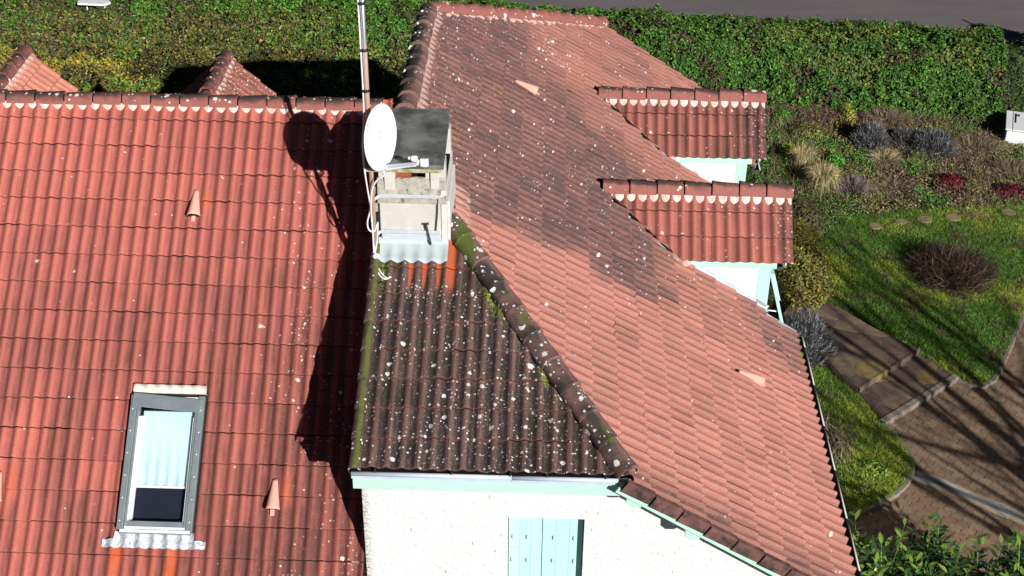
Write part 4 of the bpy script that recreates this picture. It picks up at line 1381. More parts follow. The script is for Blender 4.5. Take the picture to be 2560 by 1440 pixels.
mb.build("blind_rail", M["frame_white"], skyl)
mb = MB(); mb.obox(sk(0, LEN * .55, -0.075), aX * gx, aD * LEN * .46, aN * 0.004)
mb.build("reveal", simple("dark_blue_room", (0.006, 0.009, 0.022), (0.008, 0.011, 0.026), 3, 0.6), skyl)
mb = MB()
vs, fs = [], []
n = 60
for i in range(n + 1):          # cream head flashing, fluted over the tiles
    x = -4.485 + 0.81 * i / n
    for k, y in enumerate((12.225, 12.215, 12.145, 12.14)):
        vs.append(A_pt(x, y, 0.075 + 0.018 * (0.5 + .5 * math.cos(2 * math.pi * x / .135)) * (1 if k < 2 else .5) - (0.05 if k in (0, 3) else 0)))
for i in range(n):
    for k in range(3):
        a = i * 4 + k; fs.append((a, a + 1, a + 5, a + 4))
mb.add(vs, fs, True)
mb.build("flashing", M["cream_metal"], skyl)
mb = MB()
vs, fs = [], []
nx, ny = 110, 9
for j in range(ny + 1):         # crinkled lead apron
    for i in range(nx + 1):
        x = -4.64 + 1.11 * i / nx; t = j / ny
        side = abs(x + 4.085) > 0.43
        y = (10.960 - 0.135 * t) if not side else (10.895 - 0.068 * t)
        y -= 0.004 * math.sin(x * 60 + 1)
        vs.append(A_pt(x, y, 0.034 + float(wave(x + 8.432)) * 0.75 + 0.016 * (float(vnoise([x * 26], [t * 4.0], 4)[0]) - .4)))
for j in range(ny):
    for i in range(nx):
        a = j * (nx + 1) + i; fs.append((a, a + nx + 1, a + nx + 2, a + 1))
mb.add(vs, fs, True)
mb.build("flashing", M["lead"], skyl)
for s in (-1, 1):
    for k in range(6):
        p = sk(s * (W2 - .03), 0.16 + k * (LEN - .25) / 5, 0.078); mb = MB(); mb.lathe(p, aN, [(0.008, 0), (0.006, 0.004), (0, 0.005)], 8)
        mb.build("screw", M["frame_white"], skyl)

# --- roof vents (little half-cone tiles)
def vent(P, down, nrm, parent):
    P, down, nrm = Vector(P), Vector(down).normalized(), Vector(nrm).normalized()
    side = down.cross(nrm)
    mb = MB(); vs, fs = [], []
    nseg, m = 10, 11
    L = 0.33
    for i in range(nseg + 1):
        t = i / nseg
        r = 0.028 + 0.052 * t ** 1.05; hgt = 0.018 + 0.085 * t ** 0.9
        for k in range(m):
            a = math.pi * k / (m - 1)
            vs.append(P + down * (L * t) + side * (math.cos(a) * r) + nrm * (math.sin(a) ** .8 * hgt + 0.012))
    for i in range(nseg):
        for k in range(m - 1):
            a = i * m + k; fs.append((a, a + m, a + m + 1, a + 1))
    mb.add(vs, fs, True)
    fs2 = [tuple(range(m))]
    mb.add(vs[:m], fs2)
    # tongue at the mouth
    mb.obox(P + down * (L + .03) + nrm * 0.025, down * 0.035, side * 0.022, nrm * 0.012)
    o = mb.build("roof_vent", M["vent"], parent)
    mb = MB(); mb.add([p for p in vs[-m:]], [tuple(range(m))[::-1]]); mb.build("opening", M["interior"], o)
    so = o.modifiers.new("thick", 'SOLIDIFY'); so.thickness = 0.008
    return o


for x, y in ((-4.035, 14.03), (-2.842, 11.43), (-5.85, 11.43)):
    vent(A_pt(x, y, 0.028), aD, aN, roof_main)
nEv, dEv = Vector((sE, 0, cE)), Vector((cE, 0, -sE))
for x, y in ((-0.485, 17.66), (2.335, 13.50)):
    vent(Vector((x, y, ZE(x))) + nEv * 0.028, dEv, nEv, roof_east)

# ================================================================== THINGS ON THE ROOF
mast = tag(empty("antenna_mast", (-1.83, 12.82, 6.6)), "tall thin galvanised pole strapped to the chimney, rising out of view", "antenna mast")
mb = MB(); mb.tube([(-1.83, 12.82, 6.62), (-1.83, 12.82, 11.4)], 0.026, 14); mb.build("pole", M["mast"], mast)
for z in (9.73, 9.24, 8.80):
    mb = MB(); mb.tube([(-1.838, 12.816, z - .013), (-1.838, 12.816, z + .013)], 0.041, 12)
    mb.build("tape", M["black_rubber"], mast)
for z, dz in ((7.535, 0.030), (7.095, 0.0)):
    mb = MB()
    mb.box(-1.765, -1.135, 12.898, 12.912, z - .020, z + .020)
    mb.bar((-1.765, 12.905, z), (-1.845, 12.80, z - .02), 0.012, 0.036)
    mb.tube([(-1.135, 12.905, z), (-1.10, 12.93, z), (-1.045, 13.2, z)], 0.010, 6)
    mb.build("strap", M["zinc"], mast, bevel=0.003)
mb = MB(); mb.tube([(-1.142, 12.905, 7.55), (-1.15, 12.905, 7.35), (-1.172, 12.905, 7.11)], 0.006, 6); mb.build("tie_wire", M["dark_metal"], mast)
mb = MB(); mb.bar((-1.275, 12.893, 7.205), (-1.226, 12.885, 6.955), 0.010, 0.040, (0, -1, 0)); mb.bar((-1.305, 12.89, 7.205), (-1.245, 12.89, 7.21), 0.012, 0.02)
mb.lathe((-1.232, 12.878, 6.985), (0, -1, 0), [(0.013, 0), (0.010, 0.006), (0, 0.007)], 10)
mb.build("tensioner", M["dark_metal"], mast)

dish = tag(empty("satellite_dish", (-1.70, 12.72, 8.32)), "white oval satellite dish clamped to the mast above the chimney", "satellite dish")
az, el = math.radians(112), math.radians(6)
dn = Vector((math.sin(az) * math.cos(el), math.cos(az) * math.cos(el), math.sin(el)))
dh = dn.cross(Vector((0, 0, 1))).normalized(); du = dh.cross(dn).normalized()
if du.z < 0: du = -du
dc = Vector((-1.70, 12.72, 8.32))
mb = MB(); vs, fs = [], []
nr, ns = 12, 56
for side in (0, 1):
    for i in range(nr + 1):
        r = i / nr
        for k in range(ns):
            a = 2 * math.pi * k / ns
            dep = 0.055 * (r * r - 1) - 0.004 * side
            vs.append(dc + dh * (0.322 * r * math.cos(a)) + du * (0.342 * r * math.sin(a)) + dn * dep)
M0 = (nr + 1) * ns
for side in (0, 1):
    for i in range(nr):
        for k in range(ns):
            k2 = (k + 1) % ns; b = side * M0
            f = (b + i * ns + k, b + (i + 1) * ns + k, b + (i + 1) * ns + k2, b + i * ns + k2)
            fs.append(f if side == 0 else f[::-1])
mb.add(vs, fs, True)
mb.tube([dc + dh * (0.324 * math.cos(a)) + du * (0.344 * math.sin(a)) for a in np.linspace(0, 2 * math.pi, 57)], 0.007, 6, cap=False)
refl = mb.build("reflector", M["dish"], dish)
mb = MB(); mb.obox(dc + dn * -0.035 - dh * .07 + du * 0.02, dh * 0.004, du * 0.075, dn * 0.004); mb.build("emboss", M["white_plastic"], refl)
mb = MB()
mb.obox(dc - dn * 0.085, dh * 0.06, du * 0.08, dn * 0.02); mb.bar(dc - dn * 0.10, Vector((-1.83, 12.82, dc.z)), 0.06, 0.07)
mb.tube([Vector((-1.83, 12.82, dc.z - .06)), Vector((-1.83, 12.82, dc.z + .06))], 0.036, 12)
mb.build("bracket", M["zinc"], dish)
e0 = dc - du * 0.345 - dn * 0.01; e1 = dc + dn * 0.375 - du * 0.255
mb = MB(); mb.bar(e0 - dn * .05, e1, 0.030, 0.034); mb.obox(e0, dh * .035, du * .012, dn * .05); mb.build("feed_arm", M["zinc"], dish, bevel=0.004)
mb = MB()
q = e1 + dn * .015
mb.bar(q - du * .01, q + dn * .03 + du * .05, 0.035, 0.03)
mb.lathe(q + du * .055 + dn * .0, -dn, [(0, -0.0), (0.030, 0.0), (0.034, 0.012), (0.033, 0.05), (0.018, 0.056), (0.018, 0.09)], 18)
mb.obox(q + dn * .085 + du * .025, dh * .030 + du * .008, du * .042 - dh * .006, dn * .034)
mb.build("receiver", M["white_plastic"], dish, bevel=0.006)


def cable(name, pts, r, mat, label, cat="cable", group=None, sub=6):
    P = [Vector(p) for p in pts]; out = []
    for i in range(len(P) - 1):
        p0, p1, p2, p3 = P[max(i - 1, 0)], P[i], P[i + 1], P[min(i + 2, len(P) - 1)]
        for k in range(sub):
            t = k / sub
            out.append(0.5 * ((2 * p1) + (p2 - p0) * t + (2 * p0 - 5 * p1 + 4 * p2 - p3) * t * t + (3 * p1 - p0 - 3 * p2 + p3) * t ** 3))
    out.append(P[-1])
    mb = MB(); mb.tube(out, r, 7)
    return tag(mb.build(name, mat, None, base=P[0]), label, cat, group)


cable("cable", [(-1.872, 12.80, 11.3), (-1.868, 12.80, 9.72), (-1.866, 12.80, 9.22), (-1.866, 12.80, 8.74), (-1.872, 12.78, 8.47), (-1.892, 12.74, 8.245), (-1.885, 12.70, 8.06), (-1.872, 12.68, 7.90), (-1.866, 12.74, 7.70), (-1.856, 12.80, 7.44), (-1.894, 12.80, 7.267), (-1.881, 12.80, 7.168), (-1.826, 12.80, 7.155), (-1.789, 12.82, 7.246)],
      0.0085, M["white_plastic"], "white cable running down the antenna pole and looping beside the chimney")
cable("cable", [tuple(e1 - du * .02), tuple(e0 + Vector((.02, -.02, -.015))), (-1.676, 12.68, 7.905), (-1.757, 12.70, 7.83), (-1.82, 12.74, 7.684), (-1.845, 12.78, 7.441), (-1.842, 12.80, 7.145), (-1.838, 12.78, 6.89), (-1.815, 12.665, 6.81), (-1.760, 12.545, 6.765), (-1.695, 12.488, 6.75), (-1.63, 12.51, 6.765)],
      0.0095, M["white_plastic"], "white cable from the dish arm, hanging down the chimney to the tiles")
cable("cable", [(-1.789, 12.84, 7.246), (-1.80, 12.80, 7.046), (-1.825, 12.78, 6.90), (-1.80, 12.68, 6.82), (-1.745, 12.57, 6.775), (-1.675, 12.50, 6.755), (-1.64, 12.505, 6.77)],
      0.0085, M["white_plastic"], "short white cable between the black box and the tiles")
cable("cable", [(-1.85, 12.85, 6.86), (-1.865, 12.70, 6.82), (-1.84, 12.55, 6.78), (-1.765, 12.44, 6.73), (-1.71, 12.46, 6.735)],
      0.007, M["black_rubber"], "thin black cable on the mossy tiles below the chimney")
mb = MB(); mb.box(-1.835, -1.778, 12.905, 12.972, 7.07, 7.30); mb.tube([(-1.805, 12.94, 7.08), (-1.805, 12.93, 7.02)], 0.012, 8)
tag(mb.build("junction_box", M["black_rubber"], None, base=(-1.806, 12.94, 7.07), bevel=0.01), "small black box fixed to the shaded side of the chimney", "junction box")


def moss_clump(P, nrm, r, label):
    rng = np.random.default_rng(int(abs(P[0]) * 1000))
    bm = bmesh.new(); bmesh.ops.create_icosphere(bm, subdivisions=3, radius=1.0)
    for v in bm.verts:
        k = 1 + 0.35 * (float(vnoise([v.co.x * 3 + 9], [v.co.y * 3 + v.co.z * 2], 3)[0]) - .5) * 2
        v.co = Vector((v.co.x * r * 1.5 * k, v.co.y * r * k, max(v.co.z, -.2) * r * 0.55 * k))
    rot = Vector((0, 0, 1)).rotation_difference(Vector(nrm)).to_matrix().to_4x4()
    bm.transform(Matrix.Translation(Vector(P)) @ rot)
    me = bpy.data.meshes.new("moss"); bm.to_mesh(me); bm.free()
    for p in me.polygons: p.use_smooth = True
    return tag(finish("moss", me, M["moss"], None, base=P), label, "moss")


for (x, y), r, lb in (((0.84, 14.80), 0.040, "bright green moss clump on the grimy tiles below the near dormer's corner"),
                      ((0.32, 18.5), 0.022, "small moss clump beside the upper terracotta vent"),
                      ((-1.12, 15.32), 0.026, "small olive moss clump just right of the chimney cap")):
    moss_clump((x, y, ZE(x) + 0.02), nEv, r, lb)

# ================================================================== GARDEN
RG = np.random.default_rng(12)


def leaves(name, P, N, size, tint, mat, parent=None, base=None, aspect=0.5, spread=0.8, fold=0.25, seed=1, label=None, cat=None, kind=None, group=None):
    """one mesh of small folded leaves at points P facing roughly N"""
    rng = np.random.default_rng(seed)
    n = len(P)
    N = N + rng.normal(0, spread, (n, 3)); N /= np.linalg.norm(N, axis=1)[:, None] + 1e-9
    a = rng.normal(0, 1, (n, 3)); a -= (a * N).sum(1)[:, None] * N; a /= np.linalg.norm(a, axis=1)[:, None] + 1e-9
    b = np.cross(N, a)
    s = (np.full(n, size) * rng.uniform(0.65, 1.3, n))[:, None]
    V = np.stack([P - a * s * .5, P + b * s * aspect * .5 + N * s * fold * .35, P + a * s * .55 - N * s * .12, P - b * s * aspect * .5 + N * s * fold * .35], 1).reshape(-1, 3)
    F = np.arange(n * 4).reshape(n, 4)
    T = np.repeat(np.concatenate([tint, np.ones((n, 1))], 1), 4, 0)
    me = np_mesh(name, V, F, {"tint": T}, None, False)
    o = finish(name, me, mat, parent, base)
    return tag(o, label, cat, group, kind)


def palette(n, cols, weights, rng, var=0.25):
    c = np.array(cols, float)[rng.choice(len(cols), n, p=np.array(weights) / np.sum(weights))]
    return np.clip(1.4 * c * np.exp(rng.normal(0, var, (n, 1))) * np.exp(rng.normal(0, var * .25, (n, 3))), 0.002, 0.9)


def blades(name, R, T, w, tint, mat, bend=None, parent=None, base=None, label=None, cat=None, kind=None, group=None, seg=3):
    """tapering strips from roots R to tips T (n,3); bend (n,3) pushes the middle"""
    n = len(R)
    d = T - R
    rng = np.random.default_rng(n)
    sd = np.cross(d, rng.normal(0, 1, (n, 3))); sd /= np.linalg.norm(sd, axis=1)[:, None] + 1e-9
    w = np.broadcast_to(np.asarray(w, float), (n,))
    bend = np.zeros((n, 3)) if bend is None else bend
    rows = []
    for k in range(seg + 1):
        t = k / seg
        c = R + d * t + bend * (4 * t * (1 - t))
        ww = (w * (1 - 0.85 * t))[:, None] * .5
        rows += [c - sd * ww, c + sd * ww]
    V = np.stack(rows, 1).reshape(-1, 3); m = 2 * (seg + 1)
    q = np.array([(2 * k, 2 * k + 1, 2 * k + 3, 2 * k + 2) for k in range(seg)])
    F = (np.arange(n)[:, None, None] * m + q[None]).reshape(-1, 4)
    TT = np.repeat(np.concatenate([tint, np.ones((n, 1))], 1), m, 0)
    me = np_mesh(name, V, F, {"tint": TT}, None, False)
    return tag(finish(name, me, mat, parent, base), label, cat, group, kind)


GREENS = [(0.042, 0.115, 0.014), (0.066, 0.15, 0.02), (0.026, 0.07, 0.011), (0.105, 0.185, 0.03), (0.05, 0.09, 0.018)]
OLIVE = [(0.12, 0.125, 0.025), (0.17, 0.155, 0.03), (0.07, 0.06, 0.022), (0.06, 0.08, 0.015), (0.20, 0.13, 0.03), (0.05, 0.035, 0.02)]


def hedge(name, line, prof, mat, n, size, colfn, label, seed, amp=0.16, cat="hedge"):
    """clipped hedge: profile [(offset, height)] swept along a line, core mesh + leaves"""
    rng = np.random.default_rng(seed)
    A, B = np.array(line[0], float), np.array(line[1], float)
    L = np.linalg.norm(B - A); d = (B - A) / L; nrm = np.array([-d[1], d[0]])
    pr = np.array(prof, float); seg = np.linalg.norm(np.diff(pr, axis=0), axis=1); cum = np.concatenate([[0], np.cumsum(seg)]) / seg.sum()

    def surf(s, t):
        o = np.interp(t, cum, pr[:, 0]); z = np.interp(t, cum, pr[:, 1])
        e = 0.01
        do = np.interp(np.clip(t + e, 0, 1), cum, pr[:, 0]) - np.interp(np.clip(t - e, 0, 1), cum, pr[:, 0])
        dz = np.interp(np.clip(t + e, 0, 1), cum, pr[:, 1]) - np.interp(np.clip(t - e, 0, 1), cum, pr[:, 1])
        l = np.hypot(do, dz) + 1e-9
        no, nz = -dz / l, do / l
        b = amp * (fbm(s * 0.8, t * 4 + 3, seed, 3) - 0.5) * 2 + amp * .8 * (fbm(s * 3.2, t * 14, seed + 1, 2) - 0.5)
        o2, z2 = o + no * b, np.maximum(z + nz * b, 0.0)
        P = np.stack([A[0] + d[0] * s + nrm[0] * o2, A[1] + d[1] * s + nrm[1] * o2, z2], -1)
        Nn = np.stack([nrm[0] * no, nrm[1] * no, nz], -1)
        return P, Nn

    root = tag(empty(name, (A[0], A[1], 0)), label, cat)
    ns, nt = int(L / 0.2), 26
    S, T = np.meshgrid(np.linspace(0, L, ns), np.linspace(0, 1, nt))
    P, Nn = surf(S.ravel(), T.ravel()); P = P - Nn * 0.10; P[:, 2] = np.maximum(P[:, 2], 0)
    idx = np.arange(ns * nt).reshape(nt, ns)
    F = np.stack([idx[:-1, :-1], idx[:-1, 1:], idx[1:, 1:], idx[1:, :-1]], -1).reshape(-1, 4)
    me = np_mesh("branches", P, F)
    finish("branches", me, M["hedge_core"], root)
    s, t = rng.uniform(0, L, n), rng.uniform(0, 1, n)
    P, Nn = surf(s, t)
    # clumpy depth: tufts stand proud, gaps between show the dark inside
    cl = fbm(s * 5.0, t * pr.shape[0] * 5.0, seed + 5, 3)
    P = P + Nn * (np.where(cl > 0.5, 0.05, -0.08) * np.abs(cl - .5) * 5 + rng.normal(0, 0.035, n))[:, None]
    tint = colfn(s, t, P, rng)
    leaves("foliage", P, Nn + np.array([0.15, -0.25, 0.35]), size, tint, mat, root, seed=seed, spread=0.65, aspect=0.55)
    return root


def col_green(s, t, P, rng):
    n = len(s)
    c = palette(n, GREENS, [3, 2.5, 3, 1.2, 1.5], rng, 0.3)
    y = fbm(P[:, 0] * 0.8, P[:, 1] * 2 + P[:, 2] * 1.5, 61, 3)
    warm = palette(n, [(0.13, 0.15, 0.03), (0.10, 0.11, 0.025)], [1, 1], rng, .25)
    c = np.where((y > 0.65)[:, None] & (rng.random(n) < .6)[:, None], warm, c)
    br = palette(n, [(0.06, 0.045, 0.025)], [1], rng, .3)
    return np.where((fbm(P[:, 0] * 1.6, P[:, 2] * 2 + P[:, 1], 63, 3) > 0.61)[:, None] & (rng.random(n) < .6)[:, None], br, c)


def col_left(s, t, P, rng):
    n = len(s)
    c = col_green(s, t, P, rng) * np.array([1.1, 1.15, 1.0])
    low = sstep(33.1, 31.6, P[:, 1] + 0.9 * (fbm(P[:, 0] * .7, P[:, 1] * .7, 81, 3) - .5) * 2) * sstep(-3.0, -7.5, P[:, 0])
    ol = palette(n, OLIVE, [3, 1.5, 3, 3, 0.6, 3], rng, .32)
    return np.where((rng.random(n) < low * .8)[:, None], ol, c)


def col_olive(s, t, P, rng):
    n = len(s)
    k = sstep(-6.0, -12.5, P[:, 0])
    c = palette(n, OLIVE, [3, 2.0, 3, 3, 1.0, 2.2], rng, 0.32)
    yl = palette(n, [(0.30, 0.25, 0.035), (0.22, 0.21, 0.035), (0.26, 0.14, 0.035)], [2, 3, .7], rng, .25)
    pat = fbm(P[:, 0] * 0.9, P[:, 1] * 0.9 + P[:, 2], 71, 3) + 0.22 * (k - 0.4)
    c = np.where((pat > 0.55)[:, None] & (rng.random(n) < .75)[:, None], yl, c)
    gr = palette(n, GREENS, [2, 2, 1, 2, 1], rng, .25)
    gpat = fbm(P[:, 0] * .8 + 7, P[:, 1] * 1.2, 75, 3) + 0.3 * sstep(-6, -4, P[:, 0])
    c = np.where((gpat > 0.60)[:, None] & (rng.random(n) < .7)[:, None], gr, c)
    dk = palette(n, [(0.045, 0.032, 0.02), (0.05, 0.055, 0.02)], [1, 1], rng, .3)
    return np.where((fbm(P[:, 0] * 1.3 + 2, P[:, 1] * 1.6, 79, 3) > 0.56)[:, None] & (rng.random(n) < .65)[:, None], dk, c)


hedge("hedge", [(1.2, 32.50), (10.9, 31.55)], [(-1.15, 0.0), (-1.05, 0.7), (-0.85, 1.25), (-0.45, 1.58), (0.1, 1.68), (0.7, 1.62), (0.95, 1.3), (1.0, 0.4)],
      M["leaf"], 62000, 0.085, col_green, "long clipped dark green hedge between the flower bed and the grey road", 31, 0.20)
hedge("hedge", [(-24.0, 34.5), (1.6, 32.55)], [(-2.3, 0.0), (-2.2, 0.8), (-1.9, 1.3), (-1.2, 1.62), (-0.2, 1.72), (0.6, 1.66), (0.95, 1.3), (1.0, 0.4)],
      M["leaf"], 165000, 0.095, col_left, "broad bright green hedge seen over the main ridge behind the antenna pole", 37, 0.22)
hedge("shrub_row", [(-23.0, 30.1), (-3.2, 29.4)], [(-2.2, 0.0), (-2.1, 0.6), (-1.7, 0.95), (-0.8, 1.15), (0.3, 1.2), (1.2, 1.1), (1.6, 0.7), (1.7, 0.2)],
      M["leaf"], 155000, 0.080, col_olive, "yellowing olive and brown shrub row behind the small dormers", 41, 0.42, cat="shrub")

# white things beyond the planting
mb = MB()
pts = [(-11.78, 32.66), (-11.74, 32.47), (-11.12, 32.42), (-11.0, 32.48), (-10.94, 32.60), (-11.02, 32.72), (-11.2, 32.78), (-11.6, 32.77)]
mb.prism([(x, y, 1.74) for x, y in pts], (0, 0, 0.05))
for x, y in ((-11.6, 32.72), (-11.15, 32.72)): mb.tube([(x, y, 0), (x, y, 1.73)], 0.02, 8)
tag(mb.build("panel", M["cabinet"], None, base=(-11.4, 32.6, 0), bevel=0.01), "white oblong slab with a rounded end poking up through the hedge", "panel")
cab = tag(empty("cabinet", (11.0, 29.5, 0)), "white painted box half hidden under the hedge beside the garden bed", "cabinet")
rot = Matrix.Rotation(math.radians(-16), 4, 'Z')
def cb(p): return Vector((10.60, 29.25, 0)) + (rot @ Vector(p))
def cbox(mb, x0, x1, y0, y1, z0, z1): return mb.obox(cb(((x0 + x1) / 2, (y0 + y1) / 2, (z0 + z1) / 2)), rot @ Vector(((x1 - x0) / 2, 0, 0)), rot @ Vector((0, (y1 - y0) / 2, 0)), Vector((0, 0, (z1 - z0) / 2)))
mb = MB(); cbox(mb, 0, 1.1, 0, 0.95, 0.0, 0.46); mb.build("body", M["cabinet"], cab, bevel=0.015)
mb = MB(); cbox(mb, -0.04, 0.10, -0.04, 1.0, 0.462, 0.50); cbox(mb, 0.115, 1.14, -0.04, 1.0, 0.462, 0.50); mb.build("lid", M["cabinet"], cab, bevel=0.012)
mb = MB(); cbox(mb, 0.17, 0.19, 0.35, 0.85, 0.502, 0.515); cbox(mb, 0.2, 0.26, 0.72, 0.78, 0.502, 0.53); mb.build("hinge", M["dark_metal"], cab)

# ---- ground cover of the bed and the strip beside the house
BED = [(3.2, 31.6), (3.2, 22.4), (5.0, 22.4), (5.45, 24.5), (6.0, 25.25), (6.67, 25.75), (8.0, 26.02), (9.31, 26.15), (11.8, 26.7), (13.2, 27.3), (13.2, 31.3), (8.0, 31.7)]


def scatter(poly, n, rng):
    p = np.array(poly); lo, hi = p.min(0), p.max(0)
    x = rng.uniform(lo[0], hi[0], n * 2); y = rng.uniform(lo[1], hi[1], n * 2)
    k = in_poly(x, y, poly)
    return x[k][:n], y[k][:n]


rng = np.random.default_rng(91)
x, y = scatter(BED, 70000, rng); n = len(x)
m1, m2, m3 = fbm(x * 0.9, y * 0.9, 5, 3), fbm(x * 1.1 + 4, y * 1.1, 8, 3), fbm(x * 2.5, y * 2.5, 11, 3)
z = 0.03 + 0.22 * np.clip(m3 - 0.3, 0, 1) + rng.uniform(0, 0.10, n)
c = palette(n, [(0.11, 0.075, 0.045), (0.16, 0.115, 0.07), (0.06, 0.042, 0.028), (0.09, 0.085, 0.035)], [3, 2, 3, 2], rng, .35)
og = palette(n, [(0.10, 0.115, 0.03), (0.14, 0.145, 0.04), (0.06, 0.075, 0.02), (0.18, 0.15, 0.06)], [3, 2, 3, 1], rng, .3)
gr = palette(n, [(0.06, 0.13, 0.02), (0.09, 0.16, 0.03), (0.03, 0.07, 0.012)], [2, 1, 2], rng, .3)
wn_ = sstep(7.6, 5.6, x)
c = np.where(((m1 + 0.22 * wn_ + 0.10 * (y < 27.5)) > 0.50)[:, None] & (rng.random(n) < .8)[:, None], og, c)
c = np.where(((m2 + 0.18 * wn_) > 0.63)[:, None] & (rng.random(n) < .85)[:, None], gr, c)
rd = palette(n, [(0.10, 0.045, 0.03), (0.075, 0.04, 0.03)], [1, 1], rng, .3)
c = np.where(((y > 29.6) & (x < 8.6) & (m3 > 0.42))[:, None] & (rng.random(n) < .75)[:, None], rd, c)
leaves("ground_cover", np.stack([x, y, z], 1), np.tile([0.2, -0.5, 0.7], (n, 1)), 0.055, c * 1.35, M["leaf"], seed=92, spread=0.7, aspect=0.5,
       label="low mixed ground cover of dry and green leaves in the bed", cat="ground cover", kind="stuff")
x, y = scatter(BED, 30000, rng); n = len(x)
k = fbm(x * 0.7 + 3, y * 0.7, 15, 3) + 0.25 * sstep(7.5, 10, x)
ok = k > 0.5; x, y = x[ok], y[ok]; n = len(x)
a = rng.uniform(0, 2 * np.pi, n); l = rng.uniform(0.08, 0.26, n)
R = np.stack([x, y, np.full(n, 0.03)], 1); T = R + np.stack([np.cos(a) * l * .8, np.sin(a) * l * .8, rng.uniform(0.05, 0.30, n)], 1)
c = palette(n, [(0.15, 0.10, 0.065), (0.24, 0.18, 0.12), (0.07, 0.05, 0.04), (0.11, 0.085, 0.075)], [3, 2, 3, 2], rng, .3)
blades("dry_stems", R, T, 0.011, c, M["twig"], label="tangle of dry brown stems across the bed", cat="dry stems", kind="stuff")

# ---- lawn grass
def grass(name, poly, n, seed, label):
    rng = np.random.default_rng(seed)
    x, y = scatter(poly, n, rng); n = len(x)
    a, b = fbm(x * 1.1, y * 1.1, 21, 3), fbm(x * 3.4, y * 3.4, 25, 3)
    c = palette(n, [(0.075, 0.17, 0.02), (0.11, 0.21, 0.028), (0.04, 0.095, 0.016)], [2, 2, 2], rng, .35)
    yl = palette(n, [(0.24, 0.29, 0.035), (0.30, 0.32, 0.045)], [1, 1], rng, .25)
    dr = palette(n, [(0.14, 0.11, 0.05), (0.09, 0.075, 0.035)], [1, 1], rng, .3)
    c = np.where((rng.random(n) < 0.75 * sstep(0.36, 0.72, a + 0.14 * sstep(8.0, 10, x)))[:, None], yl, c)
    c = np.where((rng.random(n) < 0.7 * sstep(0.5, 0.78, b))[:, None], dr, c)
    h = rng.uniform(0.025, 0.06, n) * (0.7 + 0.9 * b)
    R = np.stack([x, y, np.full(n, 0.045)], 1)
    th = rng.uniform(0, 2 * np.pi, n)
    T = R + np.stack([np.cos(th) * h * .9, np.sin(th) * h * .9, h], 1)
    blades(name, R, T, 0.012, c, M["leaf"], label=label, cat="grass", kind="stuff", seg=2)


grass("grass", LAWN, 170000, 51, "mown grass of the lawn between the bed and the drive")
grass("grass", ISLE, 80000, 53, "rough grass of the small island beside the gutter")


def dome(c, rx, ry, h, n, rng, shell=0.35):
    v = rng.normal(0, 1, (n, 3)); v[:, 2] = np.abs(v[:, 2]) + 0.02; v /= np.linalg.norm(v, axis=1)[:, None]
    r = (1 - shell * rng.random(n) ** 1.5)[:, None]
    bump = 1 + 0.22 * (fbm(v[:, 0] * 3 + c[0], v[:, 1] * 3 + c[1], 3, 3) - .5)[:, None] * 2
    P = v * r * bump * np.array([rx, ry, h]) + np.array([c[0], c[1], c[2] if len(c) > 2 else 0.0])
    return P, v


def shrub(name, c, rx, ry, h, n, size, cols, wts, label, cat, seed, twigs=0, aspect=0.5, mat="leaf", group=None, twcol=(0.09, 0.06, 0.04)):
    rng = np.random.default_rng(seed)
    root = tag(empty(name, (c[0], c[1], 0)), label, cat, group)
    P, v = dome(c, rx, ry, h, n, rng)
    leaves("foliage", P, v + np.array([0, -.2, .3]), size, palette(n, cols, wts, rng, .3), M[mat], root, seed=seed, aspect=aspect, spread=.6)
    nt = max(twigs, 40)
    P2, v2 = dome(c, rx, ry, h, nt, rng, 0.25)
    R = np.stack([np.full(nt, c[0]) + rng.normal(0, rx * .18, nt), np.full(nt, c[1]) + rng.normal(0, ry * .18, nt), np.zeros(nt)], 1)
    blades("stem", R, P2, 0.014, palette(nt, [twcol], [1], rng, .3), M["twig"], bend=rng.normal(0, rx * .12, (nt, 3)), parent=root)
    return root


def spiky(name, c, r, h, n, w, cols, wts, label, cat, seed, droop=0.0, root_r=0.3, lean=(0, 0), group=None):
    rng = np.random.default_rng(seed)
    th = rng.uniform(0, 2 * np.pi, n); q = np.sqrt(rng.random(n))
    R = np.stack([c[0] + np.cos(th) * r * root_r * q, c[1] + np.sin(th) * r * root_r * q, np.zeros(n)], 1)
    rr = r * (0.25 + 0.75 * q) * rng.uniform(.7, 1.15, n)
    th2 = th + rng.normal(0, 0.35, n)
    T = np.stack([c[0] + np.cos(th2) * rr + lean[0], c[1] + np.sin(th2) * rr + lean[1], h * (1.1 - 0.65 * q ** 2) * rng.uniform(.7, 1.1, n) * (1 - droop * q)], 1)
    bend = np.zeros((n, 3)); bend[:, 2] = h * (0.10 + droop * .8) * q
    return tag(blades(name, R, T, w, palette(n, cols, wts, rng, .28), M["twig"] if droop == 0 else M["leaf"], bend=bend, base=(c[0], c[1], 0), seg=4), label, cat, group)


def mound(name, c, r, h, n, cols, wts, label, cat, seed, ln=0.11, w=0.016):
    rng = np.random.default_rng(seed)
    P, v = dome(c, r, r, h, n, rng, .45)
    d = v + np.array([0, 0, .5]) + rng.normal(0, .45, (n, 3)); d /= np.linalg.norm(d, axis=1)[:, None]
    root = tag(empty(name, (c[0], c[1], 0)), label, cat)
    blades("foliage", P - d * ln * .3, P + d * (ln * rng.uniform(.5, 1.1, n))[:, None], w, palette(n, cols, wts, rng, .33), M["leaf"], parent=root, seg=2)
    P2, v2 = dome((c[0], c[1]), r * .8, r * .8, h * .8, 260, rng, .3)
    R = np.stack([c[0] + rng.normal(0, r * .2, 260), c[1] + rng.normal(0, r * .2, 260), np.zeros(260)], 1)
    blades("stem", R, P2, 0.014, palette(260, [(0.07, 0.065, 0.06)], [1], rng, .3), M["twig"], parent=root)
    return root


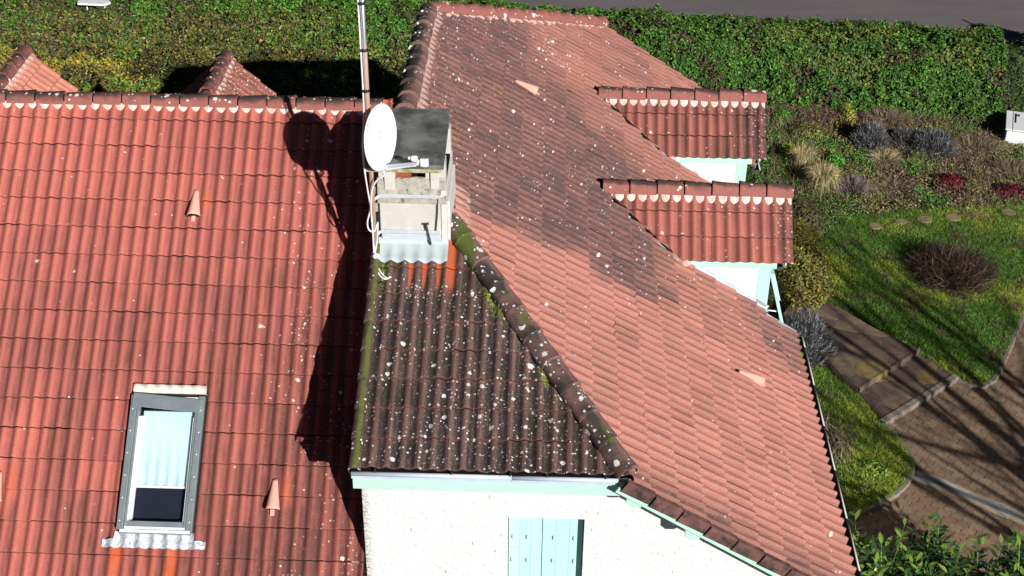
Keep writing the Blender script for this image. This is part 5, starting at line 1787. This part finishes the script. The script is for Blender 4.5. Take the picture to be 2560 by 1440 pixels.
GREY = [(0.125, 0.128, 0.135), (0.21, 0.212, 0.215), (0.05, 0.05, 0.054), (0.10, 0.088, 0.07)]
mound("lavender", (7.50, 29.20), 0.43, 0.52, 3600, GREY, [3, 2, 3, 1], "round grey lavender mound casting a black shadow to its left", "lavender", 101)
mound("lavender", (8.28, 29.15), 0.36, 0.42, 2400, GREY, [2, 1, 4, 2], "small dark grey lavender between the two larger ones", "lavender", 102)
mound("lavender", (8.85, 28.85), 0.56, 0.54, 4600, GREY, [2, 1, 4, 1], "largest dark grey lavender, nearest the white box", "lavender", 103)
spiky("heather", (6.68, 26.85), 0.46, 0.36, 1700, 0.014, [(0.13, 0.105, 0.105), (0.20, 0.17, 0.17), (0.08, 0.06, 0.06)], [3, 2, 2], "low purplish grey tuft at the edge of the lawn below the feather grass", "shrub", 104)
spiky("grass_tuft", (5.72, 27.95), 0.45, 0.75, 420, 0.010, [(0.40, 0.33, 0.17), (0.30, 0.24, 0.12), (0.48, 0.41, 0.24)], [2, 2, 1], "straw coloured feather grass, the upper of the two tufts", "ornamental grass", 105, droop=0.55, root_r=.12)
spiky("grass_tuft", (6.02, 26.95), 0.58, 0.80, 620, 0.010, [(0.40, 0.33, 0.17), (0.30, 0.24, 0.12), (0.48, 0.41, 0.24)], [2, 2, 1], "larger straw coloured feather grass fanning out beside the near dormer", "ornamental grass", 106, droop=0.6, root_r=.12)
spiky("grass_tuft", (7.62, 28.25), 0.55, 0.42, 420, 0.011, [(0.30, 0.25, 0.14), (0.20, 0.16, 0.09), (0.38, 0.33, 0.20)], [2, 2, 1], "low pale sprawling tuft below the dark grey lavender", "ornamental grass", 107, droop=0.3, root_r=.2)
G2 = [(0.06, 0.20, 0.02), (0.10, 0.27, 0.03), (0.03, 0.11, 0.015)]
LIME = [(0.26, 0.34, 0.03), (0.36, 0.42, 0.05), (0.15, 0.22, 0.02)]
shrub("perennial", (6.52, 28.10), 0.27, 0.26, 0.34, 420, 0.085, G2, [2, 2, 1], "bright green leafy clump between the feather grass and the lavender", "plant", 111, aspect=.35)
shrub("perennial", (5.62, 30.45), 0.26, 0.40, 0.30, 420, 0.075, G2, [2, 2, 1], "vivid green plant at the foot of the hedge by the far dormer", "plant", 112, aspect=.35)
shrub("perennial", (8.22, 27.85), 0.22, 0.22, 0.25, 260, 0.075, G2, [1, 1, 2], "small dark green clump right of the sprawling pale tuft", "plant", 113, aspect=.35)
shrub("perennial", (5.55, 28.45), 0.26, 0.34, 0.36, 420, 0.070, LIME, [2, 1, 1], "lime green plant behind the upper feather grass", "plant", 114)
shrub("perennial", (6.36, 27.20), 0.18, 0.22, 0.30, 260, 0.070, LIME, [2, 2, 1], "small lime green plant right of the larger feather grass", "plant", 115)
shrub("perennial", (7.18, 30.55), 0.24, 0.55, 0.40, 420, 0.065, [(0.24, 0.25, 0.03), (0.16, 0.18, 0.025)], [1, 1], "yellowish upright plant in front of the hedge above the round lavender", "plant", 116)
shrub("perennial", (6.10, 29.55), 0.48, 0.42, 0.36, 700, 0.060, [(0.15, 0.16, 0.04), (0.20, 0.20, 0.05), (0.09, 0.09, 0.025)], [2, 1, 2], "pale olive spreading plant beside the far dormer roof", "plant", 117)
shrub("perennial", (9.15, 29.55), 0.15, 0.18, 0.30, 160, 0.07, G2, [2, 1, 1], "tiny green sprig above the largest lavender", "plant", 118)
BURG = [(0.12, 0.012, 0.02), (0.18, 0.02, 0.035), (0.05, 0.008, 0.012)]
shrub("heuchera", (8.95, 27.30), 0.52, 0.34, 0.26, 1700, 0.060, BURG, [2, 1, 2], "left of the two wine red leafy patches", "plant", 121)
shrub("heuchera", (10.15, 26.95), 0.55, 0.36, 0.26, 1700, 0.060, BURG, [2, 1, 2], "right of the two wine red leafy patches, at the picture edge", "plant", 122)
BR = [(0.05, 0.032, 0.026), (0.13, 0.09, 0.065), (0.016, 0.012, 0.010)]
# dry brown bushes filling the right of the bed
for i, (cx, cy, rx, ry, h, lb) in enumerate(((8.1, 30.35, 0.75, 0.45, 0.5, "bare reddish brown bush behind the lavenders, close to the hedge"),
                                             (9.9, 28.9, 0.95, 0.65, 0.55, "wide dry brown bush between the largest lavender and the white box"),
                                             (10.5, 27.9, 0.85, 0.45, 0.45, "dry tangled bush right of the left wine red patch"),
                                             (7.7, 27.0, 0.85, 0.42, 0.28, "low dry olive brown mound along the top of the lawn"))):
    rg = np.random.default_rng(130 + i); n = 1500
    P, v = dome((cx, cy), rx, ry, h, n, rg, .5)
    R = P * np.array([.55, .55, .25]) + np.array([cx * .45, cy * .45, 0]) + rg.normal(0, .04, (n, 3)); R[:, 2] = np.abs(R[:, 2])
    tag(blades("dry_bush", R, P, 0.012, palette(n, [(0.17, 0.125, 0.085), (0.10, 0.07, 0.05), (0.24, 0.19, 0.13), (0.11, 0.10, 0.045)], [3, 3, 1, 2], rg, .3), M["twig"], bend=rg.normal(0, .06, (n, 3)), base=(cx, cy, 0)), lb, "bush")
# dark twiggy bush on the lawn
rg = np.random.default_rng(140); n = 6500
P, v = dome((8.05, 23.5), 1.0, 0.95, 0.72, n, rg, .8)
R = np.stack([8.05 + (P[:, 0] - 8.05) * .6 + rg.normal(0, .12, n), 23.5 + (P[:, 1] - 23.5) * .6 + rg.normal(0, .12, n), P[:, 2] * rg.uniform(0, .5, n)], 1)
tag(blades("bare_bush", R, P, 0.011, palette(n, BR, [3, 1.3, 3], rg, .3), M["twig"], bend=rg.normal(0, .10, (n, 3)), base=(8.05, 23.5, 0), seg=4), "dark leafless bush standing alone on the lawn", "bush")
shrub("shrub", (5.05, 23.45), 0.72, 1.55, 0.85, 6500, 0.062, [(0.15, 0.16, 0.025), (0.22, 0.21, 0.03), (0.075, 0.08, 0.018), (0.10, 0.07, 0.03), (0.26, 0.14, 0.04)], [3, 2, 3, 2, .6], "yellow green shrub beside the open dormer shutter", "shrub", 151, twigs=200)
shrub("shrub", (5.35, 25.5), 0.60, 0.65, 0.55, 2600, 0.060, [(0.08, 0.06, 0.03), (0.11, 0.09, 0.04), (0.06, 0.075, 0.02)], [2, 1, 2], "brownish shrub under the corner of the near dormer roof", "shrub", 152, twigs=160)
mound("lavender", (4.70, 20.75), 0.60, 0.80, 4800, GREY, [3, 3, 2, 0.5], "silver grey lavender pressed against the end of the roof gutter", "lavender", 153)
rg = np.random.default_rng(160); n = 1300
P, v = dome((4.85, 18.25), 0.55, 0.75, 0.32, n, rg, .6)
R = P * np.array([1, 1, .2]) + rg.normal(0, .10, (n, 3)) * np.array([1, 1, 0])
tag(blades("dry_bush", R, P, 0.016, palette(n, [(0.14, 0.10, 0.07), (0.22, 0.17, 0.12), (0.07, 0.05, 0.035)], [2, 1, 2], rg, .3), M["twig"], base=(4.85, 18.25, 0)), "withered brown plant on the grass island by the gutter", "bush")
shrub("perennial", (5.42, 17.55), 0.30, 0.26, 0.18, 260, 0.085, [(0.20, 0.27, 0.04), (0.09, 0.18, 0.03)], [1, 1], "leafy light green weed in the middle of the grass island", "plant", 161, aspect=.35)

# stepping stones
STONES = [(6.92, 25.35, .17, .11), (7.49, 25.56, .15, .085), (8.01, 25.66, .16, .13), (8.64, 25.79, .17, .12), (9.24, 25.97, .19, .09), (9.88, 26.06, .15, .12)]
SL = ["first stepping stone from the house, broad ochre slab", "second stepping stone, mostly swallowed by the grass", "third stepping stone, tilted ochre diamond",
      "fourth stepping stone, dull brown slab", "fifth stepping stone, long thin ochre slab", "last stepping stone, pinkish ochre, near the picture edge"]
for (x, y, a, b), lb in zip(STONES, SL):
    rg = np.random.default_rng(int(x * 100)); mb = MB(); k = 9
    pts = [(x + a * math.cos(t) * rg.uniform(.8, 1.15), y + b * 1.25 * math.sin(t) * rg.uniform(.8, 1.15), 0.05) for t in np.linspace(0, 2 * math.pi, k, endpoint=False)]
    mb.prism(pts, (0, 0, 0.045))
    tag(mb.build("stepping_stone", M["stone"], None, base=(x, y, 0.0), bevel=0.01), lb, "stepping stone", "stepping stones across the top of the lawn")

# drain channel
dr = tag(empty("drain_channel", (6.08, 17.51, 0)), "slotted metal drain channel across the paved drive", "drain")
A_, B_ = Vector((6.12, 17.485, 0)), Vector((8.6, 15.79, 0))
dd = (B_ - A_).normalized(); ss = Vector((-dd.y, dd.x, 0)); LL = (B_ - A_).length
mb = MB(); mb.bar(A_ - dd * .02 + Vector((0, 0, .013)), B_ + Vector((0, 0, .013)), 0.10, 0.006); mb.build("channel", M["interior"], dr)
mb = MB(); k = 0.0
while k < LL:
    p = A_ + dd * k + Vector((0, 0, .021)); mb.obox(p, dd * 0.0065, ss * 0.048, Vector((0, 0, .004))); k += 0.026
for s in (-1, 1): mb.bar(A_ + ss * s * .050 + Vector((0, 0, .021)), B_ + ss * s * .050 + Vector((0, 0, .021)), 0.008, 0.010)
mb.build("grate", M["grate"], dr)
for s in (-1, 1):
    mb = MB(); vs, fs = [], []; n = 60
    for i in range(n + 1):
        p = A_ + dd * (LL * i / n - .03); w = 0.065 + 0.045 * float(fbm([i * .35], [s * 3.0], 7)[0])
        vs += [p + ss * s * .056 + Vector((0, 0, .019)), p + ss * s * (.056 + w) + Vector((0, 0, .0165))]
    for i in range(n): fs.append((2 * i, 2 * i + 1, 2 * i + 3, 2 * i + 2) if s < 0 else (2 * i, 2 * i + 2, 2 * i + 3, 2 * i + 1))
    mb.add(vs, fs); mb.build("edging", simple("sandy_mortar_edging", (0.30, 0.21, 0.12), (0.36, 0.30, 0.22), 5, 0.9, 0.1, stain=((0.38, 0.37, 0.35), 2.2, 0.5, 0.62)) if s < 0 else bpy.data.materials["sandy_mortar_edging"], dr)

# laurel at the lower right: shoots with long glossy leaves
lr = tag(empty("laurel", (5.6, 13.4, 0)), "glossy dark green laurel bush with upright shoots at the corner of the drive", "laurel")
rg = np.random.default_rng(171)
LV, LF, LT = [], [], []
SR, ST = [], []


def laurel_leaf(base, d, up, L, w, col):
    d = d.normalized(); s = d.cross(up).normalized(); u = s.cross(d).normalized()
    k0 = len(LV)
    prof = [(0, .10), (.25, .75), (.5, 1.0), (.75, .72), (1.0, .05)]
    for t, ww in prof:
        c = base + d * (L * t) - u * (L * 0.16 * t * t)
        LV.extend([c - s * (w * ww * .5) + u * (w * .16 * ww), c, c + s * (w * ww * .5) + u * (w * .16 * ww)])
        LT.extend([col] * 3)
    for i in range(4):
        for q in (0, 1):
            a = k0 + i * 3 + q; LF.append((a, a + 1, a + 4, a + 3))


for i in range(620):
    px, py = rg.uniform(4.0, 7.6), rg.uniform(12.3, 14.2)
    lim = 14.0 - 0.12 * abs(px - 4.4) + 0.14 * math.sin(px * 5) + 0.10 * math.sin(px * 13 + 1)
    if py > lim: continue
    ht = 1.85 + 0.28 * rg.random() - 0.12 * (py > lim - .35) + (0.35 if rg.random() < .07 else 0)
    lean = Vector((rg.normal(0, .12), rg.normal(0.08, .10), 1)).normalized()
    b0 = Vector((px, py, ht - 0.75)); tp = b0 + lean * 0.75
    SR.append(tuple(b0)); ST.append(tuple(tp))
    nl = rg.integers(9, 15); ph = rg.uniform(0, 6)
    for k in range(nl):
        t = (k + .5) / nl
        p = b0.lerp(tp, 0.15 + .85 * t); a = ph + k * 2.4
        e = 0.15 + 0.75 * t
        dirv = Vector((math.cos(a), math.sin(a), e * 0.95)) + lean * .1
        g = rg.random(); young = t > .82
        col = (0.16, 0.26, 0.04, 1) if young and g < .5 else ((0.028, 0.075, 0.018, 1) if g < .6 else (0.055, 0.13, 0.026, 1))
        laurel_leaf(p, dirv, Vector((0, 0, 1)) + Vector((rg.normal(0, .2), rg.normal(0, .2), 0)), 0.150 * rg.uniform(.7, 1.2), 0.054 * rg.uniform(.85, 1.2), col)
me = np_mesh("foliage", np.array([tuple(v) for v in LV]), np.array(LF), {"tint": np.array(LT)}, None, True)
finish("foliage", me, M["leaf_gloss"], lr)
n = len(SR); SR = np.array(SR); ST = np.array(ST)
blades("shoot", SR, ST, 0.016, palette(n, [(0.20, 0.22, 0.05), (0.12, 0.10, 0.05)], [1, 1], rg, .2), M["twig"], parent=lr)
R = np.stack([SR[:, 0], SR[:, 1], np.zeros(n)], 1); blades("stem", R, SR, 0.03, palette(n, [(0.07, 0.055, 0.04)], [1], rg, .2), M["twig"], parent=lr)
mb = MB(); bm_pts = [(4.05, 11.1), (8.7, 11.1), (8.7, 13.3), (6.5, 13.45), (4.05, 13.7)]
mb.prism([(x, y, 0.05) for x, y in bm_pts], (0, 0, 1.10)); mb.build("branches", M["hedge_core"], lr, bevel=0.2)

# blue green conifer at the road side
cf = tag(empty("conifer", (13.25, 34.1, 0)), "blue green conifer with drooping tips at the end of the hedge", "conifer")
rg = np.random.default_rng(181)
mb = MB(); mb.tube([(13.25, 34.1, 0), (13.25, 34.1, 1.6)], [0.09, 0.03], 8); mb.build("trunk", M["bark"], cf)
n = 9000; t = rg.random(n) ** .7; th = rg.uniform(0, 2 * np.pi, n); rad = 1.35 * (1 - t * .85) * np.sqrt(rg.random(n))
P = np.stack([13.25 + np.cos(th) * rad, 34.1 + np.sin(th) * rad, 0.3 + t * 0.95 - 0.12 * rad], 1)
T = P + np.stack([np.cos(th) * .17, np.sin(th) * .17, rg.uniform(-.10, .10, n)], 1)
blades("crown", P, T, 0.030, palette(n, [(0.06, 0.10, 0.075), (0.11, 0.155, 0.12), (0.035, 0.06, 0.04)], [2, 1, 2], rg, .25), M["leaf"], parent=cf, bend=np.tile([0, 0, .03], (n, 1)))
# dark shrubs closing the hedge on the right
shrub("shrub", (11.15, 31.35), 0.95, 1.0, 1.60, 9500, 0.075, [(0.025, 0.055, 0.012), (0.045, 0.085, 0.018), (0.06, 0.05, 0.025)], [3, 2, 2], "dark loose shrub at the right end of the hedge above the white box", "shrub", 185, twigs=150)

# bare tree standing past the drive: only its shadow reaches the picture
tree = tag(empty("tree", (13.1, 9.3, 0)), "tall leafless tree on the far side of the drive", "tree")
rg = np.random.default_rng(193)
mbt, mbb = MB(), MB()


def grow(p, d, L, r, depth, mb):
    pts, rs = [p], [r]
    n = 5; q = p.copy(); dd = d.copy()
    for i in range(n):
        dd = (dd + Vector(tuple(rg.normal(0, .10, 3))) + Vector((0, 0, .03))).normalized()
        q = q + dd * (L / n); pts.append(q.copy()); rs.append(r * (1 - 0.55 * (i + 1) / n))
    mb.tube(pts, rs, 7 if depth < 2 else 5)
    if depth >= 4: return
    for k in range(3 if depth < 3 else 2):
        t = rg.uniform(.35, .98); i = min(int(t * n), n - 1)
        b = pts[i].lerp(pts[i + 1], t * n - i)
        nd = (dd + Vector(tuple(rg.normal(0, .62, 3)))).normalized(); nd.z = abs(nd.z) * .7 + .08
        grow(b, nd.normalized(), L * rg.uniform(.55, .8), rs[i] * rg.uniform(.5, .68), depth + 1, mbb)
    grow(pts[-1], (dd + Vector(tuple(rg.normal(0, .3, 3)))).normalized(), L * .7, rs[-1], depth + 1, mbb)


T0 = Vector((13.1, 9.3, 0))


def stem(p, d, L, r, depth):
    n = 7; pts, rs = [p], [r]; q, dd = p.copy(), d.normalized()
    for i in range(n):
        dd = (dd + Vector(tuple(rg.normal(0, .07, 3))) + Vector((0, 0, .10))).normalized()
        q = q + dd * (L / n); pts.append(q.copy()); rs.append(max(r * (1 - .8 * (i + 1) / n), .008))
    (mbt if depth == 0 else mbb).tube(pts, rs, 7 if depth < 2 else 5)
    if depth < 3:
        for k in range((9, 5, 3)[depth]):
            t = rg.uniform(.22, .97); i = min(int(t * n), n - 1)
            a = rg.uniform(0, 6.28)
            nd = Vector((math.cos(a) * .75, math.sin(a) * .75, rg.uniform(.35, 1.2)))
            stem(pts[i].lerp(pts[i + 1], t * n - i), nd, L * rg.uniform(.28, .46), rs[i] * rg.uniform(.45, .62), depth + 1)


for k, (dx_, dy_, L_, r_) in enumerate(((0, 0, 9.5, .17), (.5, .3, 8.5, .12), (-.5, .2, 8.8, .13), (-.2, -.5, 7.5, .10), (.3, -.3, 9.0, .11))):
    stem(T0 + Vector((dx_ * .4, dy_ * .4, 0)), Vector((dx_ * .55, dy_ * .55, 1)), L_, r_, 0)
mbt.build("trunk", M["bark"], tree); mbb.build("crown", M["bark"], tree)
